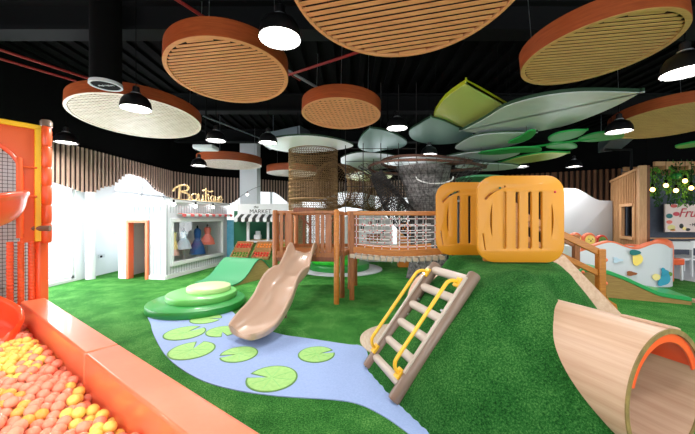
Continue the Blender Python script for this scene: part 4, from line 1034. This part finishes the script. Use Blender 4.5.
cr_ = [ob(.62-.42*math.cos(R(a_)), 2.0+.40*math.sin(R(a_)), .03) for a_ in range(0,181,12)]
MB().tube([ob(.2,1.3,.03)]+cr_, .022, 10).build('arch_trim', 'orange_slide', t)
# net walls inside frame
def gridnet(p, q2, z0, z1, n, m_, name, mm, r=.0035, par=None):
    b = MB()
    for k in range(n+1): c = p.lerp(q2,k/n); b.tube([c+V((0,0,z0)), c+V((0,0,z1))], r, 4)
    for k in range(m_+1): z = z0+(z1-z0)*k/m_; b.tube([p+V((0,0,z)), q2+V((0,0,z))], r, 4)
    return b.build(name, mm, par)
gridnet(K0+fd*.1-fnn*.55, K0+fd*1.7-fnn*.55, 0.3, 2.5, 34, 46, 'safety_net', 'net_dark', .003, t)
MB().bar(K0+fd*.0-fnn*.62+V((0,0,1.2)), K0+fd*1.8-fnn*.62+V((0,0,1.2)), .012, 2.3).build('rear_sheet', 'white_dim', t)
gridnet(K0+fd*.06+fnn*.0, K0+fd*.26+fnn*.0, .3, 1.2, 4, 22, 'safety_net', 'net_dark', .003, t)
for k in range(3):
    p = K0+fd*(.11+k*.09)+fnn*.0
    b = MB()
    for j in range(22): b.lathe([(0,.33+j*.04),(.028,.33+j*.04),(.034,.35+j*.04),(.028,.368+j*.04),(0,.368+j*.04)], p, 10)
    b.build('woven_pad', 'orange_pad2' if k != 1 else 'orange_dark', t)
MB().bar(K0+fd*1.3+V((0,0,.2)), K0+fd*1.3+V((0,0,2.62)), .1, .1, up=fd).build('column_pad', 'orange_pad2', t)
# spiral slide
sl_ = thing('spiral_slide', 'orange plastic spiral slide ending in the ball pit at left', 'slide', (-3.6,2.9,0))
cs = [(-4.2,3.42,1.50,.42,.2),(-3.98,3.30,1.52,.46,.24),(-3.62,3.12,1.49,.5,.28),(-3.40,2.8,1.40,.52,.32),(-3.40,2.42,1.28,.50,.30),(-3.56,2.14,1.14,.48,.28),(-3.8,2.02,1.02,.48,.26),(-4.25,2.14,.88,.46,.24),(-4.5,2.5,.74,.46,.24),(-4.38,2.85,.60,.46,.26),(-4.05,3.0,.48,.48,.28),(-3.74,3.0,.38,.5,.28),(-3.46,2.95,.32,.48,.24),(-3.33,2.93,.3,.38,.16),(-3.28,2.93,.3,.26,.1)]
pc = catmull([V(c[:3]) for c in cs], 4); wd = [v.x for v in catmull([V((c[3],c[4],0)) for c in cs], 4)]; dp = [v.y for v in catmull([V((c[3],c[4],0)) for c in cs], 4)]
trough(pc, 'chute', 'orange_slide', sl_, wd, dp, th=.03, flare=.05, ups=True)
MB().tube([V((-3.85,2.6,0)), V((-3.85,2.6,1.9))], .06, 16).build('centre_pole', 'orange_dark', sl_)
for i in (3,6): MB().tube([V((-3.85,2.6,cs[i][2])), V(cs[i][:3])+V((0,0,-.03))], .03, 8).build('arm', 'orange_dark', sl_)

# ------------------------------------------------------------ ceiling discs
DH = 3.3
def cdisc(x, y, r, z, m_slat, m_back, pitch, gap, ang, rimh, lab, cross=0, ringw=.05, tilt=(0,0)):
    t = thing('ceiling_disc', lab, 'ceiling panel', (x,y,z), 0, 'round wooden ceiling discs')
    prof = [(r-ringw,z),(r,z),(r,z+rimh),(r-.03,z+rimh),(r-.03,z+.05),(r-ringw,z+.02),(r-ringw,z)]
    MB().lathe([(r-.005,z+.004),(r,z+.004),(r,z+rimh),(r-.025,z+rimh),(r-.025,z+.03),(r-.005,z+.004)], (x,y,0), 72).build('rim', 'disc_rim', t)
    MB().lathe([(r-ringw,z),(r-.003,z),(r-.003,z+.03),(r-ringw,z+.03),(r-ringw,z)], (x,y,0), 72).build('edge_ring', m_slat, t)
    MB().lathe([(0,z+.07),(r-.03,z+.07),(r-.03,z+.09),(0,z+.09)], (x,y,0), 60).build('backing', m_back, t)
    d = V((math.cos(ang), math.sin(ang), 0)); n = V((-d.y,d.x,0)); b = MB(); ri = r-ringw+.003
    k = -ri+pitch*.6
    while k < ri-.01:
        kk = max(abs(k-(pitch-gap)/2), abs(k+(pitch-gap)/2))
        L = math.sqrt(max(0, ri*ri-kk*kk))
        if L > .03: c = V((x,y,z+.01))+n*k; b.bar(c-d*L, c+d*L, pitch-gap, .006)
        k += pitch
    if cross:
        k = -ri+cross*.6
        while k < ri-.01:
            L = math.sqrt(max(0, ri*ri-(abs(k)+.012)**2))
            if L > .03: c = V((x,y,z+.022))+d*k; b.bar(c-n*L, c+n*L, cross*.5, .006)
            k += cross
    b.build('slats', m_slat, t, smooth=False)
    for a in (30,150,270): MB().tube([V((x+.8*r*math.cos(R(a)),y+.8*r*math.sin(R(a)),z+.08)), V((x+.8*r*math.cos(R(a)),y+.8*r*math.sin(R(a)),4.6))], .004, 5).build('hanging_wire', 'steel', t)
    t.rotation_euler = V((0,0,1)).rotation_difference(V((tilt[0],tilt[1],1)).normalized()).to_euler()
cdisc(.465,2.32,.928,DH,'disc_slat','disc_back',.062,.024,R(-13),.22,'large round wooden slatted ceiling disc at top centre, closest to camera',0,.03,(.003,.144))
cdisc(-1.506,3.948,.738,DH,'disc_slat','disc_back',.056,.021,R(-6),.22,'round wooden slatted ceiling disc between the two bright front lamps',0,.05,(-.031,.108))
cdisc(-3.856,5.731,1.042,DH,'disc_pale','gap_mid',.062,.024,R(10),.2,'wide pale lattice ceiling disc behind the upper left lamp',.06,.05,(-.024,.084))
cdisc(-.112,5.493,.695,DH,'disc_slat','gap_mid',.075,.03,R(-10),.22,'round tan lattice ceiling disc above the wooden play tower',.08,.05,(.024,.073))
cdisc(2.74,3.43,.725,DH,'disc_gold','disc_back',.062,.024,R(-3),.2,'round golden slatted ceiling disc at upper right',0,.05,(-.058,.045))
cdisc(6.15,5.9,.92,DH,'disc_gold','gap_mid',.045,.015,R(0),.2,'wide golden finely slatted ceiling disc at the right edge',.07,.05,(.038,.09))
cdisc(-3.85,10.15,1.0,3.2,'disc_pale','gap_mid',.12,.05,R(30),.25,'pale zigzag-faced ceiling disc above the boutique roof')
cdisc(-2.1,11.8,.95,3.15,'disc_pale','gap_mid',.12,.04,R(30),.25,'far small pale ceiling disc beside the white pillar')

# ------------------------------------------------------------ leaf shaped ceiling panels
def leaf(P2, z, m, lab, edge='leaf_edge', th=.05, dome=.0, tilt=None, ncat=4, sharp=()):
    pts = [ce(x,y,z) for x, y in P2]
    pts = catmull(pts, ncat, True) if ncat else pts
    pts = [p for i, p in enumerate(pts) if (p-pts[i-1]).length > 1e-4]; dome = 0
    cx = sum(p.x for p in pts)/len(pts); cy = sum(p.y for p in pts)/len(pts)
    t = thing('leaf_panel', lab, 'ceiling panel', (cx,cy,z), 0, 'leaf shaped ceiling panels')
    n = len(pts)
    MB().prism(pts, (0,0,.012)).build('underside', m, t, smooth=False)
    inner = [V((cx+(p.x-cx)*.96, cy+(p.y-cy)*.96, z+.012)) for p in pts]; e = MB(); rings = []
    for p, q_ in zip(pts, inner): rings.append([V((p.x,p.y,z+.0125)), V((p.x,p.y,z+th)), V((q_.x,q_.y,z+th)), V((q_.x,q_.y,z+.0125))])
    e.loft(rings+[rings[0]], caps=False); e.build('edge_band', edge, t, smooth=False)
    for f in (.3,.7):
        p = pts[int(n*f)]; p = V((cx,cy,z)).lerp(p,.7); MB().tube([p+V((0,0,dome*.5)), V((p.x,p.y,4.69))], .003, 5).build('hanging_wire', 'beam_grey', t)
leaf([(466,84),(466,84),(487,95),(508,107),(508,107),(497,118),(483,128),(472,131),(452,130),(438,124),(434,116),(445,99)], 3.35, 'leaf_lime', 'pointed lime green ceiling leaf with silvery sheen, upper centre right', 'lime_edge', .07, .10, ncat=3)
leaf([(462,131),(462,131),(485,119),(505,107),(540,97),(585,92),(640,93),(640,93),(618,105),(590,117),(560,127),(520,134),(490,135)], 3.2, 'leaf_silver', 'long silver grey ceiling leaf sweeping right under golden disc', 'leaf_edge', .06, .1)
leaf([(409,132),(420,124),(431,118),(431,118),(445,122),(458,128),(473,134),(462,141),(448,144),(430,144),(414,140)], 3.3, 'leaf_teal', 'dark teal ceiling leaf just left of the lime leaf', dome=.12)
leaf([(358,145),(362,136),(370,129),(370,129),(385,131),(400,137),(407,143),(400,148),(385,150),(372,152),(362,150)], 3.25, 'leaf_teal', 'teal silver ceiling leaf right of the tan lattice disc', dome=.12)
leaf([(455,148),(470,138),(490,134),(515,133),(536,133),(536,133),(528,140),(510,146),(485,151),(468,151)], 3.1, 'leaf_silver', 'silver ceiling leaf directly beneath the long silver one', 'leaf_edge', dome=.08)
leaf([(508,143),(520,137),(530,131),(536,132),(530,139),(518,143)], 3.05, 'leaf_green', 'small green curved ceiling leaf at the start of the sprig', 'leaf_green', .03)
leaf([(446,158),(462,154),(480,152),(505,152),(520,153),(508,158),(488,162),(464,163)], 3.0, 'leaf_silver', 'low silver ceiling leaf above the slotted panels', dome=.06)
leaf([(478,153.5),(505,149),(530,147.5),(541,149),(538,152),(515,153),(495,155)], 2.98, 'leaf_green', 'long green curved ceiling leaf along the sprig stem', 'leaf_green', .03)
leaf([(500,163),(500,163),(520,157.5),(545,153.5),(568,153.5),(568,153.5),(556,158),(535,162),(515,164.5)], 2.95, 'leaf_lime', 'bright lime slender ceiling leaf above the orange panels', 'leaf_green', .05, .03)
leaf([(548,139),(556,134),(572,131),(587,130.5),(587,130.5),(580,136),(566,140.5),(553,142)], 3.05, 'leaf_green', 'upper green sprig leaf pointing right', 'leaf_green', .03)
leaf([(546,147),(553,143),(565,143),(574,144.5),(577,147.5),(568,149.5),(553,149)], 3.03, 'leaf_green', 'lower short green sprig leaf', 'leaf_green', .03)
leaf([(578,140),(592,134.5),(610,132),(624,133),(624,133),(622,138),(604,141),(588,142)], 3.05, 'leaf_green', 'green sprig leaf partly behind the right pendant lamp', 'leaf_green', .03)
leaf([(675,147),(685,144.5),(698,142.5),(712,142),(712,145),(695,147),(680,148.5)], 3.1, 'leaf_green', 'single green ceiling leaf at the right edge', 'leaf_green', .04)
leaf([(262,143),(278,138),(305,136),(330,138.5),(348,143),(352,147),(330,151),(300,153),(275,150)], 3.2, 'leaf_reflect', 'wide pale silver ceiling leaf over the woven net tower', dome=.05)
leaf([(340,160),(352,154),(372,153),(395,156),(402,162),(388,168),(365,170),(348,168)], 3.3, 'leaf_reflect', 'pale ceiling leaf between net tower and grey tree', dome=.05)
leaf([(345,176),(356,172),(375,171),(392,174),(388,179),(370,181),(352,180)], 3.0, 'leaf_lime', 'far pale lime ceiling leaf behind the cable net', dome=.02)
leaf([(455,167),(475,163.5),(500,164),(520,166.5),(505,170),(480,171)], 2.9, 'leaf_silver', 'farthest silver ceiling leaf just over the back panel', dome=.03)
leaf([(456,182),(462,178.5),(480,176.5),(500,177),(512,179),(500,183),(475,185)], 2.4, 'wave_green', 'low teal green leaf roof showing behind the slotted panels', 'wave_green', .04)
leaf([(380,164),(400,158),(425,156),(448,158),(452,162),(430,166),(405,168)], 3.05, 'leaf_silver', 'silver ceiling leaf above the grey netted tree', dome=.05)
# sprig stem
t = tag(MB().tube(catmull([ce(455,155,3.04), ce(490,152,3.04), ce(530,147,3.04), ce(575,141,3.04), ce(600,137,3.07)], 8), .02, 8).build('sprig_stem', 'leaf_green'), 'thin green stem joining the ceiling sprig leaves', 'ceiling panel')

# ------------------------------------------------------------ pendant lamps
def lampproto():
    t = thing('pendant_lamp', 'x', 'lamp', (0,0,0), 0, 'black dome pendant lamps')
    MB().lathe([(.195,0),(.2,.0),(.2,.03),(.185,.10),(.15,.16),(.09,.20),(.06,.215),(.06,.205),(.085,.19),(.14,.15),(.175,.095),(.19,.03),(.195,0)], (0,0,0), 32).build('shade', 'black_satin', t, local=True)
    MB().lathe([(0,.2),(.062,.2),(.062,.235),(.045,.24),(.045,.31),(.02,.33),(0,.33)], (0,0,0), 20).build('cap', 'black_satin', t, local=True)
    MB().lathe([(.063,.205),(.066,.205),(.066,.225),(.063,.225)], (0,0,0), 24).build('band', 'steel', t, local=True)
    MB().lathe([(0,.035),(.185,.035),(.18,.05),(0,.05)], (0,0,0), 28).build('diffuser', 'lamp_on', t, local=True)
    return t
lamps = [(136,109,3.05,'black dome pendant lamp below the wide pale lattice disc'),(280,39,3.2,'brightest black dome pendant lamp at top between the front discs'),
 (685,73,3.0,'black dome pendant lamp cut by the right edge'),(619,132,3.0,'black dome pendant lamp above the timber house'),
 (397,128.5,3.2,'small pendant lamp between tan lattice disc and teal leaves'),(429,155,3.0,'far pendant lamp over the grey netted tree'),
 (199,166,2.9,'far pendant lamp above the boutique sign'),(268,143,3.1,'pendant lamp near left tip of the pale silver leaf'),(66,143,3.0,'pendant lamp just right of the orange play frame'),
 (574,167,2.95,'far pendant lamp against the brown slat wall'),(521,167,2.9,'far tiny pendant lamp above the front slotted panel'),(216,141,3.1,'small pendant lamp left of the pale zigzag disc')]
lp0 = lampproto()
def lamp(x, y, z, lab, first=False):
    o = lp0 if first else copy_tree(lp0)
    o.location = (x,y,z); o['label'] = lab
    MB_ = MB().tube([V((0,0,.32)), V((0,0,4.69-z))], .006, 5).build('cord', 'black', o, local=True)
    l = bpy.data.lights.new('lamp_light', 'AREA'); l.shape = 'DISK'; l.size = .34; l.energy = PW; l.color = (1,.97,.93)
    lo = bpy.data.objects.new('lamp_light', l); COL.objects.link(lo); lo.location = (x,y,z+.03)
PW = 44
todo = [(ce(px,py,z), lab) for px, py, z, lab in lamps]
fill_lamps = [(V((x,y,3.3)), 'added black dome pendant lamp behind the camera, lighting the room') for x in (-4.5,-1.5,2,5.5,10) for y in (-2.0,.3)]  # unseen lamps added beyond the frame to light the room
fill_lamps += [(V((x,y,3.3)), 'added black dome pendant lamp out of view at the right, lighting the room') for x in (11.5,) for y in (3,6)]+[(V((-5.6,2.5,3.3)),'added black dome pendant lamp out of view at left, lighting the room')]
allp = todo+fill_lamps
src = [copy for copy in ()]
import itertools
base_children = list(lp0.children)
for i, (p, lab) in enumerate(allp[1:]):
    lamp(p.x, p.y, p.z, lab)
lamp(allp[0][0].x, allp[0][0].y, allp[0][0].z, allp[0][1], True)
# ducts, pipes, speaker
t = thing('round_ceiling_sign', 'black drum with white oval ring sign on its lower face', 'sign', (-2.3,3.3,3.2))
c = ce(106,85.5,3.28)
MB().lathe([(0,3.3),(.18,3.3),(.18,4.69),(0,4.69)], (c.x,c.y,0), 32).build('drum', 'black', t)
MB().lathe([(.165,3.27),(.19,3.27),(.19,3.31),(.165,3.31),(.165,3.27)], (c.x,c.y,0), 36).build('ring', 'white_dim', t)
MB().lathe([(0,3.28),(.164,3.28),(.164,3.3),(0,3.3)], (c.x,c.y,0), 36).build('face', 'black', t)
b = MB()
for k in range(14):
    if k in (6,): continue
    x = -.105+k*.0155; hgt = .05*math.sqrt(1-(x/.13)**2)*random.uniform(.6,1); b.box((c.x+x,c.y+random.uniform(-.01,.01),3.279), (.007,hgt,.002))
    if k % 3: b.box((c.x+x+.004,c.y+.012,3.279), (.012,.006,.002))
b.build('mark', 'white_dim', t, smooth=False)
def pipe(a, c_, r, m, nm, lab, cat): tag(MB().tube([a, c_], r, 8).build(nm, m), lab, cat)
pipe(ce(-30,40,4.3), ce(90,79,4.3), .025, 'red_pipe', 'sprinkler_pipe', 'upper of two red sprinkler pipes left of the black drum', 'pipe')
pipe(ce(-30,50,4.2), ce(76,81,4.2), .022, 'red_pipe', 'sprinkler_pipe', 'lower of two red sprinkler pipes left of the black drum', 'pipe')
pipe(ce(150,-18,4.1), ce(300,80,4.1), .022, 'red_pipe', 'sprinkler_pipe', 'red sprinkler pipe crossing above the middle left disc', 'pipe')
pipe(ce(285,76,4.0), ce(420,32,4.0), .022, 'red_pipe', 'sprinkler_pipe', 'red sprinkler pipe running right toward the big top disc', 'pipe')
pipe(ce(280,66,4.05), ce(318,88,4.05), .025, 'steel', 'conduit', 'short shiny conduit above the tan lattice disc', 'pipe')
pipe(ce(203,116,3.9), ce(262,139,3.9), .02, 'duct_grey', 'conduit', 'thin grey conduit left of the tan lattice disc', 'pipe')
for P4, z, lab in (([(598,153),(610,141),(636,137),(620,150)],3.5,'grey square air grille in the ceiling above timber house'),([(270,150),(262,144),(300,137),(310,142)],3.6,'grey duct section behind pale leaf')):
    tag(MB().prism([ce(x,y,z) for x, y in P4], (0,0,.3)).tube([ce(P4[0][0],P4[0][1],z)+V((.1,0,.25)), V((ce(P4[0][0],P4[0][1],z).x+.1, ce(P4[0][0],P4[0][1],z).y, 4.695))], .01, 5).build('air_duct', 'duct_grey', smooth=False), lab, 'duct')
c = ce(206,146,3.3); t = thing('ceiling_projector', 'small pale projector hanging left of the zigzag disc', 'projector', (c.x,c.y,3.2)); MB().box((c.x,c.y,3.25), (.5,.4,.1)).build('body', 'white_dim', t, bevel=.02); MB().tube([V((c.x,c.y,3.3)), V((c.x,c.y,4.69))], .02, 8).build('pole', 'beam_grey', t)
c = V((9.0,9.6,0)); tag(MB().tube([V((7.6,8.3,2.72)), V((7.6,8.3,3.3)), V((6.9,8.3,3.3))], .035, 8).build('exhaust_pipe', 'beam_grey'), 'dark grey bent pipe rising above the timber house corner', 'pipe')

# ------------------------------------------------------------ light, world, camera
def area(name, loc, rot, sx, sy, e, col=(1,1,1)):
    l = bpy.data.lights.new(name, 'AREA'); l.shape = 'RECTANGLE'; l.size = sx; l.size_y = sy; l.energy = e; l.color = col
    o = bpy.data.objects.new(name, l); COL.objects.link(o); o.location = loc; o.rotation_euler = rot
area('window_area_light', (-6.7,5.2,1.5), (0,R(-90),0), 2.7, 4.2, 330, (.93,.97,1))
area('window_area_light', (-6.7,9.7,1.95), (0,R(-90),0), 1.9, 2.4, 150, (.93,.97,1))
for x in (-3,3.9,10.0): area('window_area_light', (x,-3.5,1.6), (R(90),0,0), 5.6, 3.0, 190, (.95,.98,1))  # added fill at the invented windows behind the camera
area('window_area_light', (14.4,6,1.5), (0,R(90),0), 2.6, 6, 70, (.95,.98,1))
area('window_area_light', (-4.3,14.6,1.5), (R(-90),0,R(30)), 3, 2.4, 90, (.93,.97,1)); area('window_area_light', (1,15.2,1.5), (R(-90),0,0), 5, 2.4, 120, (.93,.97,1))
w = bpy.data.worlds.new('World'); S.world = w; w.use_nodes = True; bg = w.node_tree.nodes['Background']; bg.inputs[0].default_value = (.93,.97,1,1); bg.inputs[1].default_value = 1.3
cam = bpy.data.cameras.new('Camera'); cam.sensor_width = 36; cam.lens = 36*F/695; cam.clip_start = .05; co = bpy.data.objects.new('Camera', cam); COL.objects.link(co)
co.location = (0,0,EYE); co.rotation_euler = (R(90),0,0); S.camera = co
S.view_settings.view_transform = 'Standard'; S.view_settings.look = 'None'; S.view_settings.exposure = 0.12; S.view_settings.gamma = 1; S.view_settings.use_curve_mapping = False
